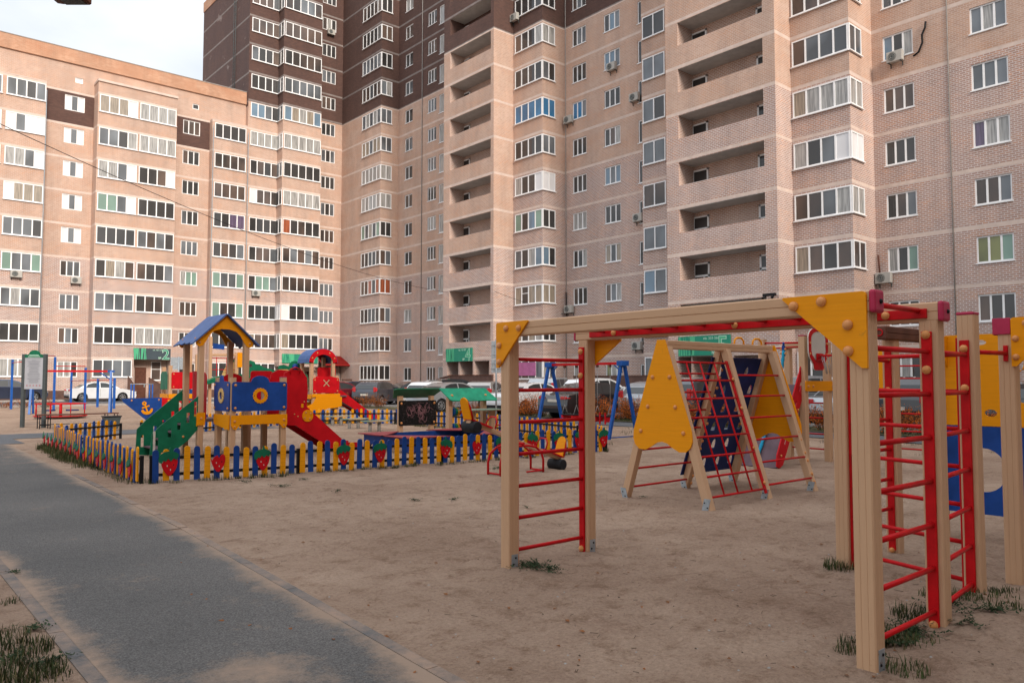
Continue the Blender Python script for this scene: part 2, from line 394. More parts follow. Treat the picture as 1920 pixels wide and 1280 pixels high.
def text_mesh(parent, name, txt, size, loc, rot, mat, ext=.002, xs=1.0, bold=0):
    cu = bpy.data.curves.new('t', 'FONT'); cu.body = txt; cu.size = size; cu.extrude = ext; cu.offset = bold
    t = bpy.data.objects.new('t', cu); COL.objects.link(t); bpy.context.view_layer.update()
    me = bpy.data.meshes.new_from_object(t.evaluated_get(bpy.context.evaluated_depsgraph_get()))
    bpy.data.objects.remove(t); me.materials.clear(); me.materials.append(mat)
    o = bpy.data.objects.new(name, me); COL.objects.link(o); o.parent = parent; o.location = loc; o.rotation_euler = rot; o.scale = (xs, 1, 1); return o
# ------------------------------------------------------------------ buildings
HS = 2.83
def wall(mb, P0, P1, n, z0, z1, ops=(), base=.5, darkz=None, plain=0, zup=11.87, top_mat=None, patches=(), bands=True, plinz=0, dm=2):
    """brick wall from P0 to P1 (x, y), outward normal n; ops = (s0, s1, z0, z1, depth, kind)"""
    P0 = Vector((P0[0], P0[1], 0)); P1 = Vector((P1[0], P1[1], 0)); d = P1-P0; Ln = d.length; d.normalize(); n = Vector((n[0], n[1], 0))
    so = P0.x+P0.y
    flip = d.cross(ZV).dot(n) < 0
    S_ = {0.0, round(Ln, 3)}; Z = {z0, z1}
    for o in ops:
        S_ |= {round(max(0, o[0]), 3), round(min(Ln, o[1]), 3)}; Z |= {round(o[2], 3), round(o[3], 3)}
    for p in patches: Z |= {round(p[2], 3), round(p[3], 3)}; S_ |= {round(max(0, p[0]), 3), round(min(Ln, p[1]), 3)}
    B = []
    if bands:
        k = 0
        while base+HS*k < z1:
            if base+HS*k > z0: B.append((round(base+HS*k-.09, 3), round(base+HS*k+.09, 3)))
            k += 1
    for a, b in B: Z |= {a, b}
    if darkz: Z.add(darkz)
    if z0 < zup < z1: Z.add(zup)
    if plinz: Z.add(plinz)
    S_ = sorted(v for v in S_ if 0 <= v <= Ln+.001); Z = sorted(v for v in Z if z0 <= v <= z1)
    def quad(a, b, c, e, m, uv):
        q = [a, b, c, e]
        if flip: q.reverse(); uv = uv[::-1]
        mb.face(q, m, uv)
    for i in range(len(S_)-1):
        s0, s1 = S_[i], S_[i+1]
        if s1-s0 < 1e-3: continue
        sm = (s0+s1)/2
        for j in range(len(Z)-1):
            a, b = Z[j], Z[j+1]; zm = (a+b)/2
            if b-a < 1e-4: continue
            if any(o[0] < sm < o[1] and o[2] < zm < o[3] for o in ops): continue
            dk = (darkz and zm > darkz) or any(p[0] < sm < p[1] and p[2] < zm < p[3] for p in patches)
            m = dm if dk else (0 if zm < zup else 1)
            if any(x < zm < y for x, y in B): m = 4 if (darkz and zm > darkz) else (3 if not dk else 2)
            if plinz and zm < plinz: m = 6
            quad(P0+d*s0+ZV*a, P0+d*s1+ZV*a, P0+d*s1+ZV*b, P0+d*s0+ZV*b, m, [(so+s0, a), (so+s1, a), (so+s1, b), (so+s0, b)])
    for (s0, s1, a, b, dep, kind) in ops:
        r = -n*dep; zm = (a+b)/2; dk = (darkz and zm > darkz)
        mm = 2 if dk else (8 if kind == 'log' else (0 if zm < zup else 1))
        A = P0+d*s0+ZV*a; Bq = P0+d*s1+ZV*a; Cq = P0+d*s1+ZV*b; D = P0+d*s0+ZV*b
        sg = -1 if flip else 1
        def rv(p, q, m, uv):
            pts = [p, q, q+r, p+r]
            if flip: pts.reverse(); uv = uv[::-1]
            mb.face(pts, m, uv)
        rv(A, D, mm, [(0, a), (0, b), (dep, b), (dep, a)]); rv(Cq, Bq, mm, [(0, b), (0, a), (dep, a), (dep, b)])
        rv(Bq, A, 10, [(s1, 0), (s0, 0), (s0, dep), (s1, dep)]); rv(D, Cq, 7, [(s0, 0), (s1, 0), (s1, dep), (s0, dep)])
        if kind in ('log', 'rec'):      # the back wall of a loggia or an entrance recess
            z_ = [(so+s0, a), (so+s1, a), (so+s1, b), (so+s0, b)]
            quad(A+r, Bq+r, Cq+r, D+r, 2 if dk else 8, z_)
PANESETS = dict(
    dark=[(g_dark, 5), (g_brown, 3), (g_grey, 2), (g_net, .6), (g_beige, .4)],
    refl=[(g_grey, 4), (g_dark, 3), (g_brown, 1.2), (g_net, 1), (g_pale, 1.5)],
    plain=[(g_dark, 3.5), (g_grey, 3), (g_net, 1.2), (g_brown, 1.5)],
    light=[(g_grey, 3), (g_net, 3), (g_white, 1.4), (g_beige, 1.5), (g_dark, 2)])
ALLP = [g_pale, g_dark, g_brown, g_grey, g_net, g_beige, g_green, g_blue, g_white, g_purple, g_red, g_yel]
RW = random.Random(21)
def pick(kind, n):
    if isinstance(kind, list): return [ALLP.index(k) for k in kind]
    ps = PANESETS[kind]; t = sum(w_ for _, w_ in ps)
    def one():
        r = RW.random()*t
        for m, w_ in ps:
            r -= w_
            if r <= 0: return ALLP.index(m)
        return 0
    q = RW.random()
    if q < .34: return [one()]*n
    if q < .70:
        a = one(); return [a if RW.random() < .7 else one() for _ in range(n)]
    if q < .74 and n > 3: return [ALLP.index(g_green)]+[one() for _ in range(n-2)]+[ALLP.index(g_green)]
    if q < .755 and n > 3:
        a = one(); return [ALLP.index(g_white)]+[a]*(n-1)
    return [one() for _ in range(n)]
def window(parent, name, strips, z0, z1, kind, proud, fw=.07, sill=True, bars=()):
    """strips = [(P0, P1, n, npanes)], proud > 0 stands before the wall, < 0 is set back in it"""
    b = MB(); g = MB()
    for (P0, P1, n, np_) in strips:
        P0 = Vector((P0[0], P0[1], 0)); P1 = Vector((P1[0], P1[1], 0)); d = P1-P0; Ln = d.length; d.normalize(); n = Vector((n[0], n[1], 0))
        O = P0+n*(proud-.03)
        def bx(s0, s1, a, c, t=.03, off=0): b.obox(O+n*off+d*(s0+s1)/2+ZV*(a+c)/2, d*(s1-s0)/2, n*t, ZV*(c-a)/2)
        bx(0, Ln, z0, z0+fw); bx(0, Ln, z1-fw, z1); bx(0, fw, z0+fw, z1-fw); bx(Ln-fw, Ln, z0+fw, z1-fw)
        pw = (Ln)/np_; mats = pick(kind, np_)
        for k in range(np_):
            if k: bx(k*pw-.045, k*pw+.045, z0+fw, z1-fw, .028)
            x0 = k*pw+(fw if k == 0 else .045); x1 = (k+1)*pw-(fw if k == np_-1 else .045)
            G = O-n*.004; q = [G+d*x0+ZV*(z0+fw), G+d*x1+ZV*(z0+fw), G+d*x1+ZV*(z1-fw), G+d*x0+ZV*(z1-fw)]
            if d.cross(ZV).dot(n) < 0: q.reverse()
            g.face(q, mats[k])
            if k in bars: bx(x0, x1, (z0+z1)/2+.12, (z0+z1)/2+.17, .026)
        if sill: bx(-.05, Ln+.05, z0-.05, z0-.004, .07 if proud < 0 else .05, off=.05 if proud > 0 else -proud*.5+.03)
    o = b.build(name, [white], parent); g.build('pane', ALLP, o)
    return o
def lx(px, U, py=430): return ony(px, py, U).x
def ly(px, X, py=430): return onx(px, py, X).y
def nvis(zs, x, y, pad=1.0):
    dep = x*CB+y*CA; return zs < .53*dep+1.5+pad
# ---- left block (its front faces -y)
SL = 1.87; ND = (0, -1)
LB = empty('apartment_building', (10, 73.5, 0), 'long pale orange brick apartment block with plain attic wall and entrance 2', 'building', 'brick apartment blocks round the yard')
xA1 = lx(79, 72.6); xC0 = lx(177, 72.1); xC1 = lx(327, 72.1); xE0 = lx(394, 72.8); xE1 = lx(462, 72.8); xL0 = lx(-70, 72.6)
mb = MB(); base = .64; ZA = 28.55
def glz(px0, px1, U, rows, z0, h, np_, kind, parent, name='balcony_glazing', proud=.05, spec={}):
    for k in rows:
        a = z0+HS*k; x0, x1 = lx(px0, U), lx(px1, U)
        window(parent, name, [((x0, U), (x1, U), ND, np_)], a, a+h, spec.get(k, kind), proud)
ops = []
wall(mb, (xL0, 72.6), (xA1, 72.6), ND, -.3, 26.2, base=base, plinz=.75); wall(mb, (xL0, 73.5), (xA1, 73.5), ND, 26, ZA, base=base); mb.box((xL0, 72.58, 26.2), (xA1, 73.6, 26.26), 3)
for px0, px1 in ((-68, -5), (3, 78)):
    glz(px0, px1, 72.6, range(9), 1.9, 1.45, 4, 'light', LB, spec={8: [g_grey, g_grey, g_dark, g_grey], 7: [g_white, g_grey, g_white, g_white], 6: [g_net, g_net, g_grey, g_white], 3: [g_green, g_grey, g_grey, g_green]})
wB0, wB1 = lx(114, 73.5), lx(152, 73.5)
opsB = [(wB0-xA1, wB1-xA1, SL+HS*k, SL+HS*k+1.32, .12, 'win') for k in range(9)]
at0 = lx(141, 73.5, 142)-xA1
opsB.append((at0, at0+.6, 27.0, 27.45, .12, 'win'))
wall(mb, (xA1, 73.5), (xC0, 73.5), ND, -.3, ZA, opsB, base=base, plinz=.75, patches=[(-.1, 99, base+HS*8+.09, base+HS*9-.09)])
for k in range(9):
    window(LB, 'window', [((wB0, 73.5), (wB1, 73.5), ND, 3)], SL+HS*k, SL+HS*k+1.32, [g_white, g_grey, g_white] if k >= 4 else 'plain', -.05, sill=False)
window(LB, 'attic_window', [((xA1+at0, 73.5), (xA1+at0+.6, 73.5), ND, 1)], 27.0, 27.45, [g_white], -.05, sill=False)
# bay C: side face and front with the recess of entrance 2
wall(mb, (xC0, 73.5), (xC0, 72.1), (-1, 0), -.3, 27.1, base=base, plinz=.75)
eA, eB = lx(251, 72.1, 660)-xC0, lx(319.5, 72.1, 660)-xC0
wall(mb, (xC0, 72.1), (xC1, 72.1), ND, -.3, 27.1, [(eA, eB, -.2, 3.4, 1.2, 'rec')], base=base, plinz=.75)
mb.box((xC0-.05, 71.98, 27.1), (xC1+.05, 73.6, 27.3), 3)
for k in range(9):
    for i, (p0, p1) in enumerate(((180, 253), (257, 325.5))):
        if k == 0 and i == 1: continue
        spec = {8: 'light', 7: 'light', 6: [g_net, g_net, g_grey, g_white], 5: [g_green, g_green, g_grey, g_white]}
        glz(p0, p1, 72.1, [k], 1.88, 1.48, 4, 'dark', LB, spec=spec if i == 0 else {8: [g_net]*4, 6: [g_dark, g_dark, g_brown, g_white]})
wD0, wD1 = lx(339, 73.5), lx(371, 73.5)
ops = [(wD0-xC1, wD1-xC1, SL+HS*k, SL+HS*k+1.32, .12, 'win') for k in range(9)]
at1 = lx(361, 73.5, 190)-xC1; ops.append((at1, at1+.6, 27.0, 27.5, .12, 'win'))
wall(mb, (xC1, 73.5), (xE0, 73.5), ND, -.3, ZA, ops, base=base, plinz=.75, patches=[(-.1, 99, base+HS*8+.09, base+HS*9-.09)])
for k in range(9): window(LB, 'window', [((wD0, 73.5), (wD1, 73.5), ND, 3)], SL+HS*k, SL+HS*k+1.32, 'dark' if k != 3 else [g_net, g_green, g_green], -.05, sill=False)
window(LB, 'attic_window', [((xC1+at1, 73.5), (xC1+at1+.6, 73.5), ND, 1)], 27.0, 27.5, [g_dark], -.05, sill=False)
wall(mb, (xE0, 73.5), (xE0, 72.8), (-1, 0), -.3, 26.2, base=base)
wall(mb, (xE0, 72.8), (xE1, 72.8), ND, -.3, 26.2, base=base, plinz=.75); wall(mb, (xE0, 73.5), (xE1, 73.5), ND, 26, ZA, base=base); wall(mb, (xC0, 73.5), (xC1, 73.5), ND, 27.2, ZA, base=base); mb.box((xE0, 72.78, 26.2), (xE1, 73.6, 26.26), 3)
glz(399, 458, 72.8, range(9), 1.88, 1.4, 4, 'dark', LB, spec={5: [g_dark, g_dark, g_purple, g_purple]})
mb.box((xL0, 73.34, ZA), (xE1+.3, 73.7, ZA+1.2), 5); mb.box((xL0, 73.7, ZA-.1), (xE1+.3, 86, ZA+.4), 10)
mb.box((xL0, 73.3, ZA+1.2), (xE1+.3, 73.74, ZA+1.26), 10)
mb.build('wall', WALLM, LB)
for px in (78.5, 395, 461):
    x = lx(px, 72.7); b = MB(); b.tube([(x, 72.5, .3), (x, 72.5, 25.5)], .035, 6); b.build('drain_pipe', [silver], LB)
# ---- corner tower on the left plane
TB = empty('apartment_tower', (36, 73.5, 0), 'tall brick tower dark brown on its upper storeys, standing in the corner with entrance 3', 'building', 'brick apartment blocks round the yard')
XR = 41.4; DZ = 28.8; TOPZ = 43.5
xF0 = xE1; xF1 = lx(524, 72.9); xG0 = lx(527, 71.7); xG1 = lx(599.5, 71.7)
mb = MB()
wall(mb, (xF0, 86), (xF0, 72.9), (-1, 0), 25.6, TOPZ-1.1, darkz=28.3, dm=9, base=.5)
mb.box((xF0-.05, 72.85, TOPZ-1.1), (xF0+.3, 86.05, TOPZ), 5)
wall(mb, (xF0, 72.9), (xF1, 72.9), ND, -.3, TOPZ, base=base, darkz=DZ, plinz=.75)
wall(mb, (xF1, 72.9), (xF1, 73.2), (1, 0), -.3, TOPZ, base=base, darkz=DZ)
wall(mb, (xF1, 73.2), (xG0, 73.2), ND, -.3, TOPZ, base=base, darkz=DZ)
wall(mb, (xG0, 73.2), (xG0, 71.7), (-1, 0), 3.0, TOPZ, base=base, darkz=DZ)
wall(mb, (xG0, 71.7), (xG1, 71.7), ND, 3.0, TOPZ, base=base, darkz=DZ)
mb.box((xG0+.02, 71.72, 2.96), (xG1, 73.4, 3.0), 7)
eX = lx(634, 73.5, 700)
wall(mb, (xG0, 73.2), (eX, 73.2), ND, -.3, 3.0, [(.8, 2.0, .3, 2.6, .3, 'rec'), (3.4, 5.4, .3, 2.6, .6, 'rec')], base=base)
wH0, wH1 = lx(600, 73.5), lx(626, 73.5)
ops = [(wH0-xG1, wH1-xG1, SL+HS*k, SL+HS*k+1.32, .12, 'win') for k in range(1, 16)]
wall(mb, (xG1, 73.5), (XR, 73.5), ND, -.3, TOPZ, ops, base=base, darkz=DZ)
for k in range(16):
    z = 1.88+HS*k
    if not nvis(z, 31, 73, 1): continue
    sp = {9: [g_pale, g_pale, g_grey, g_dark], 3: [g_dark, g_green, g_green, g_grey], 15: [g_white, g_white, g_dark, g_grey], 14: [g_white, g_net, g_grey, g_grey]}
    window(TB, 'balcony_glazing', [((lx(466, 72.9), 72.9), (lx(519, 72.9), 72.9), ND, 4)], z, z+1.4, sp.get(k, 'dark'), .05)
    if k > 0:
        sp = {15: [g_white, g_dark, g_dark, g_dark, g_white], 9: [g_pale, g_beige, g_net, g_beige, g_pale], 8: [g_net]*5, 2: [g_white, g_dark, g_dark, g_grey, g_grey], 7: 'dark', 5: [g_red, g_dark, g_brown, g_dark, g_dark]}
        kd = sp.get(k, 'dark')
        b_ = window(TB, 'balcony_glazing', [((xG0+.12, 71.7), (xG1-.05, 71.7), ND, 5)], z, z+1.45, kd, .05)
        window(b_, 'side_glazing', [((xG0, 73.0), (xG0, 71.66), (-1, 0), 2)], z, z+1.45, 'plain' if k not in (15, 2) else [g_white, g_white], .05)
        window(TB, 'window', [((wH0, 73.5), (wH1, 73.5), ND, 3)], SL+HS*k, SL+HS*k+1.32, 'plain', -.05, sill=False)
mb.box((xF0+.35, 72.92, TOPZ-.4), (XR+12, 86, TOPZ-.1), 10)
mb.build('wall', WALLM, TB)
b = MB()
for dx in (-.25, .25): b.tube([(xF0-.12, 76.5+dx, 28.9), (xF0-.12, 76.5+dx, 42.6)], .03, 6)
for k in range(34): b.tube([(xF0-.12, 76.25, 29.1+k*.4), (xF0-.12, 76.75, 29.1+k*.4)], .02, 5)
b.build('roof_ladder', [grey], TB)
# ---- right block: its front faces -x, y runs towards the camera
SR = 1.57; NX = (-1, 0)
ZUP = .5+HS*4-.09
def rwall(mb, X, y0, y1, ops=(), **k): k.setdefault('zup', ZUP); wall(mb, (X, y0), (X, y1), NX, -.3, TOPZ, ops, base=.5, darkz=DZ, **k)
def rside(mb, Y, x0, x1, **k): k.setdefault('zup', ZUP); wall(mb, (x0, Y), (x1, Y), ND, -.3, TOPZ, base=.5, darkz=DZ, **k)
RB = empty('apartment_building', (41, 60, 0), 'pink brick high-rise with dark brown top and entrance 4, next to the corner', 'building', 'brick apartment blocks round the yard')
mb = MB()
def winops(px0, px1, X, yy, py=430, z=SR, h=1.3, kmax=16):
    a, c = yy-ly(px0, X, py), yy-ly(px1, X, py); return [(a, c, z+HS*k, z+HS*k+h, .12, 'win') for k in range(kmax) ]
def putwins(parent, px0, px1, X, py, np_, kind, spec={}, z=SR, h=1.3, bars={}):
    y0, y1 = ly(px0, X, py), ly(px1, X, py)
    for k in range(16):
        if nvis(z+HS*k, X, y0): window(parent, 'window', [((X, y0), (X, y1), NX, np_)], z+HS*k, z+HS*k+h, spec.get(k, kind), -.05, sill=True, bars=bars.get(k, ()))
def bay(parent, mb, X, y0, y1, xin, px0, px1, ps0, ps1, z, h, nf, ns, kind, spec={}, py=430, kmin=0, bars={}):
    """projecting glazed bay: front on plane X from y0 to y1, near side back to xin"""
    rwall(mb, X, y0, y1); rside(mb, y1, X, xin)
    f0, f1 = ly(px0, X, py), ly(px1, X, py); s1 = lx(ps1, y1, py)
    for k in range(kmin, 16):
        if not nvis(z+HS*k, X, y0): continue
        kd = spec.get(k, kind)
        ob = window(parent, 'balcony_glazing', [((X, f0), (X, y1+.03), NX, nf)], z+HS*k, z+HS*k+h, kd, .05, bars=bars.get(k, ()))
        kd2 = kd if isinstance(kd, str) else (kd[-1:]*ns)
        window(ob, 'side_glazing', [((X-.03, y1), (s1, y1), ND, ns)], z+HS*k, z+HS*k+h, kd2, .05)
yc1 = ly(712.5, 39.4)
bay(RB, mb, 39.4, 73.5, yc1, XR, 677.5, 712.5, 714, 732.5, 1.65, 1.45, 5, 2, 'dark',
    {9: [g_grey, g_net, g_grey, g_net, g_grey], 7: [g_net]*5, 6: [g_net]*5, 1: 'plain', 3: [g_brown, g_brown, g_red, g_brown, g_red]})
yb1 = ly(831, 37.1)
wo = winops(758, 772, XR, yc1)+winops(800.6, 816.6, XR, yc1)+winops(822, 831.5, XR, yc1, z=1.1, h=1.75)
rwall(mb, XR, yc1, yb1-1, wo, plinz=.9)
putwins(RB, 758, 772, XR, 430, 2, 'plain'); putwins(RB, 800.6, 816.6, XR, 430, 3, 'plain'); putwins(RB, 822, 831.5, XR, 430, 1, [g_net], z=1.1, h=1.75)
yf1 = ly(925, 37.1); o0, o1 = yb1-ly(842.5, 37.1), yb1-ly(919.5, 37.1)
lops = [(o0, o1, 1.8+HS*k, 3.2+HS*k, 1.5, 'log') for k in range(1, 16)]
e = [yb1-ly(p, 37.1, 690) for p in (838, 859, 862, 886, 889, 917)]
lops += [(e[0], e[1], -.2, 3.1, 2.2, 'rec'), (e[2], e[3], -.2, 3.1, 2.2, 'rec'), (e[4], e[5], -.2, 3.1, 1.4, 'rec')]
rwall(mb, 37.1, yb1, yf1, lops); rside(mb, yf1, 37.1, XR)
rside(mb, yb1, 41.4, 37.1) if 0 else None
def logdoors(parent, X, pxs, ks, py=430, depth=1.5):
    for k in ks:
        if not nvis(1.8+HS*k, X, ly(pxs[0][0], X+depth, py)): continue
        for (p0, p1) in pxs:
            y0, y1 = ly(p0, X+depth, py), ly(p1, X+depth, py)
            f = MB(); g = MB(); z0, z1 = .55+HS*k, 2.95+HS*k
            O = X+depth-.03
            for a, c, p, q in ((y0, y0-.11, z0, z1), (y1+.11, y1, z0, z1), (y0, y1, z1-.1, z1), (y0, y1, z0+1.55, z0+1.67), (y0, y1, z0+.0, z0+.1)):
                f.box((O-.03, min(a, c), p), (O+.02, max(a, c), q))
            ym = y0+(y1-y0)*.66
            f.box((O-.032, ym-.04, z0+.1), (O+.018, ym+.04, z0+1.55))
            g.face([(O-.01, y0, z0), (O-.01, y1, z0), (O-.01, y1, z1), (O-.01, y0, z1)], 0)
            w_ = f.build('balcony_door', [white], parent); g.build('pane', [g_dark], w_)
logdoors(RB, 37.1, [(866, 881)], range(1, 14))
mb.build('wall', WALLM, RB)
for px in (790.5,):
    y = ly(px, XR); b = MB(); b.tube([(XR-.05, y, .9), (XR-.05, y, 43)], .035, 6); b.build('joint_cover', [concrete], RB)
# ---- nearest right block
RC = empty('apartment_building', (40, 25, 0), 'nearest pink brick apartment block with deep open loggias and entrance 5, at the right', 'building', 'brick apartment blocks round the yard')
mb = MB(); ZUP = .5+HS*6-.09
yc2 = ly(1017.5, 39.1); 
bay(RC, mb, 39.1, yf1, yc2, XR, 966, 1017, 1020, 1040.5, 1.7, 1.4, 4, 2, 'refl',
    {7: [g_blue]*4, 2: [g_beige, g_dark, g_beige, g_beige], 1: 'light', 5: [g_net, g_dark, g_dark, g_white], 9: [g_brown, g_dark, g_dark, g_net]}, bars={2: (1,)})
yB3 = ly(1205, 39.6)
wo = winops(1074, 1100, XR, yc2)+winops(1134, 1164, XR, yc2)+winops(1198, 1206, XR, yc2, z=1.1, h=1.6)
rwall(mb, XR, yc2, yB3-.8, wo, plinz=1.3)
putwins(RC, 1074, 1100, XR, 430, 3, 'plain', {7: [g_blue, g_blue, g_grey], 2: [g_brown, g_dark, g_dark]}); putwins(RC, 1134, 1164, XR, 430, 3, 'refl', {3: [g_beige, g_grey, g_beige], 0: [g_yel, g_net, g_yel]})
putwins(RC, 1198, 1206, XR, 430, 1, [g_dark], z=1.1, h=1.6)
yb2 = ly(1250.6, 37.2)
rwall(mb, 39.6, yB3, yb2-1.2); 
y0, y1 = ly(1207.5, 39.6), ly(1249.5, 39.6)
for k in range(16):
    if nvis(1.6+HS*k, 39.6, y0) and k > 0: window(RC, 'balcony_glazing', [((39.6, y0), (39.6, y1), NX, 2)], 1.6+HS*k, 3.1+HS*k, 'refl', .05)
window(RC, 'balcony_glazing', [((39.6, y0), (39.6, y1), NX, 3)], 1.3, 3.1, 'refl', .05)
yf2 = ly(1458, 37.2); o0, o1 = yb2-ly(1273.6, 37.2), yb2-ly(1435, 37.2)
lops = [(o0, o1, 1.8+HS*k, 3.2+HS*k, 1.5, 'log') for k in range(1, 16)]
e = [yb2-ly(p, 37.2, 690) for p in (1272, 1296, 1298, 1345, 1351, 1370, 1376, 1436)]
lops += [(e[0], e[1], -.2, 2.95, 2.2, 'rec'), (e[2], e[3], -.2, 2.95, 2.6, 'rec'), (e[4], e[5], -.2, 2.95, 2.2, 'rec'), (e[6], e[7], -.2, 2.95, 1.2, 'rec')]
rwall(mb, 37.2, yb2, yf2, lops)
rside(mb, yf2, 37.2, 38.8)
logdoors(RC, 37.2, [(1300, 1330), (1424, 1452)], range(1, 10))
yc4 = ly(1599, 38.8)
bay(RC, mb, 38.8, yf2, yc4, XR, 1491, 1597, 1601, 1621, 1.68, 1.42, 4, 2, 'refl',
    {3: [g_brown, g_brown, g_grey, g_net], 4: [g_net, g_dark, g_grey, g_white], 5: [g_beige, g_net, g_net, g_net], 2: [g_beige, g_brown, g_dark, g_brown], 6: [g_brown, g_grey, g_grey, g_grey], 0: 'dark'})
yE = -14.0
wo = winops(1662, 1719.5, XR, yc4, 400)+winops(1831, 1902, XR, yc4, 490)
for yy in (8.2, 3.4, -1.5, -6.5): wo += [(yc4-yy, yc4-yy+1.9, SR+HS*k, SR+HS*k+1.3, .12, 'win') for k in range(4)]
rwall(mb, XR, yc4, yE, wo, plinz=1.3)
putwins(RC, 1662, 1719.5, XR, 400, 3, 'refl', {3: [g_dark, g_brown, g_grey], 2: [g_net, g_dark, g_green], 1: 'dark'}); putwins(RC, 1831, 1902, XR, 490, 3, 'refl', {2: [g_yel, g_yel, g_green], 3: [g_brown, g_brown, g_grey], 1: [g_brown, g_dark, g_dark], 4: [g_purple, g_net, g_net]})
for yy in (8.2,):
    for k in range(4): window(RC, 'window', [((XR, yy), (XR, yy-1.9), NX, 3)], SR+HS*k, SR+HS*k+1.3, 'refl', -.05)
mb.box((XR+.02, yE, TOPZ-.4), (XR+14, 86, TOPZ-.1), 10)
mb.face([(XR, yE, -.3), (XR+14, yE, -.3), (XR+14, yE, TOPZ), (XR, yE, TOPZ)], 0, [(0, 0), (14, 0), (14, 43), (0, 43)])
mb.build('wall', WALLM, RC)
for px, py in ((1061.5, 430), (1787, 430)):
    y = ly(px, XR, py); b = MB(); b.tube([(XR-.03, y, 1.3), (XR-.03, y, 43)], .03, 6); b.build('joint_cover', [concrete], RC)
# ---- unseen block added behind the camera to shade the playground; lower windows mirror it
OB = empty('apartment_building', (0, -25, 0), 'unseen brick apartment block added behind the photographer to shade the yard', 'building')
mb = MB()
wall(mb, (55, -24), (-48, -24), (0, 1), -.3, 27, [(3+5*i, 5.2+5*i, 1.6+HS*k, 3.1+HS*k, .15, 'win') for i in range(20) for k in range(9)], base=.5, zup=2)
mb.box((-48, -36, 27), (55, -23.9, 27.4), 10); mb.box((-48, -24.4, -.3), (55, -24.3, 26.9), 2)
mb.build('wall', WALLM, OB)
# ---- plinth walls, steps, entrance signs and canopies
def ramp_wall(name, p, q, z1, w, label):
    o = empty(name, (p[0], p[1], 0), label, 'ramp wall', 'brown ramp walls at the entrances')
    b = MB(); p = Vector((p[0], p[1], 0)); q = Vector((q[0], q[1], 0)); d = (q-p); L_ = d.length; d.normalize()
    b.bar(p+ZV*z1[0]/2, q+ZV*z1[0]/2, w, z1[0]) if z1[0] == z1[1] else b.prism([(0, 0), (L_, 0), (L_, z1[1]), (0, z1[0])], p, d, ZV, d.cross(ZV), w)
    b.build('panel', [plinth], o)
    c = MB(); c.bar(ZV*(z1[0]+.03)+p+d.cross(ZV)*(w/2 if z1[0] != z1[1] else 0), ZV*(z1[1]+.03)+q+d.cross(ZV)*(w/2 if z1[0] != z1[1] else 0), w+.06, .05); c.build('coping', [brown], o)
    bb = Vector((p.x, p.y, 0))
    for ch in o.children: ch.location -= bb
    return o
ramp_wall('ramp_wall', (35.6, ly(752, 35.6)), (35.6, ly(846, 35.6)), (.7, 1.95), .15, 'sloping brown ramp wall leading up to entrance 4')
ramp_wall('ramp_wall', (35.6, ly(846, 35.6)), (35.6, ly(924, 35.6)), (1.95, 1.95), .15, 'level brown landing wall in front of entrance 4')
ramp_wall('ramp_wall', (37.0, ly(1075, 37.0)), (37.0, ly(1262, 37.0)), (1.85, 1.85), .15, 'long brown landing wall between the swing and entrance 5')
ramp_wall('ramp_wall', (lx(246, 70.6), 70.6), (lx(258, 70.6), 70.6), (1.9, 1.2), .15, 'short brown stair wall left of the door of entrance 2')
ramp_wall('ramp_wall', (lx(285, 70.6), 70.6), (lx(316, 70.6), 70.6), (1.8, 1.0), .15, 'brown stair wall right of the steps of entrance 2')
ramp_wall('ramp_wall', (lx(645, 70.3), 70.3), (lx(662, 70.3), 70.3), (1.7, 1.7), .15, 'brown landing wall under the red canopy of entrance 3')
def entrance_sign(face, C0, C1, z0, z1, num, dark, label, txt):
    o = empty('entrance_sign', (C0[0], C0[1], z0), label, 'sign', 'numbered entrance signs')
    W = math.hypot(C1[0]-C0[0], C1[1]-C0[1]); H_ = z1-z0
    if face == 'x': ex = Vector((0, -1, 0)); nn = Vector((-1, 0, 0)); rot = (math.pi/2, 0, -math.pi/2)
    else: ex = Vector((1, 0, 0)); nn = Vector((0, -1, 0)); rot = (math.pi/2, 0, 0)
    b = MB(); b.obox(ex*W/2+ZV*H_/2+nn*.08, ex*W/2, nn*.04, ZV*H_/2); b.build('panel', [signd if dark else signg], o)
    c = MB(); R = random.Random(num)
    x = .02
    while x < W*.33:
        w_ = R.uniform(.03, .12)
        c.prism([(x, 0.01), (x+w_, .01), (x+w_+R.uniform(-.12, .12), H_-.01), (x+R.uniform(-.1, .1), H_-.01)], nn*.121, ex, ZV, nn, .004+R.random()*.004); x += w_+R.uniform(.03, .1)
    c.build('stripes', [signl], o)
    s = 1.28*H_
    text_mesh(o, 'numeral_outline', str(num), s, ex*(W*.76)+nn*.126+ZV*.05, rot, mint, .002, bold=.035)
    text_mesh(o, 'numeral', str(num), s, ex*(W*.76)+nn*.132+ZV*.05, rot, signg if dark else signl, .002, bold=-.004)
    text_mesh(o, 'flat_numbers', txt, .17*H_/.9, ex*(W*.5)+nn*.126+ZV*H_*.8, rot, mint, .002)
    text_mesh(o, 'small_print', '№', .24*H_, ex*(W*.655)+nn*.126+ZV*.06, rot, mint, .002, bold=.006)
    return o
entrance_sign('y', (lx(251, 72.0, 660), 72.1), (lx(319.5, 72.0, 660), 72.1), 3.42, 4.4, 2, True, 'slate entrance sign with green numeral 2 over the leftmost door', 'кв. 68-134')
entrance_sign('y', (xG0+.25, 71.7), (xG1-.1, 71.7), 3.3, 4.2, 3, False, 'green entrance sign with numeral 3 on the corner tower', 'кв. 135-200')
entrance_sign('x', (37.1, ly(838, 37.1, 660)), (37.1, ly(886.5, 37.1, 660)), 3.1, 4.15, 4, False, 'green entrance sign with numeral 4 beside the grey road sign', 'кв. 135-202')
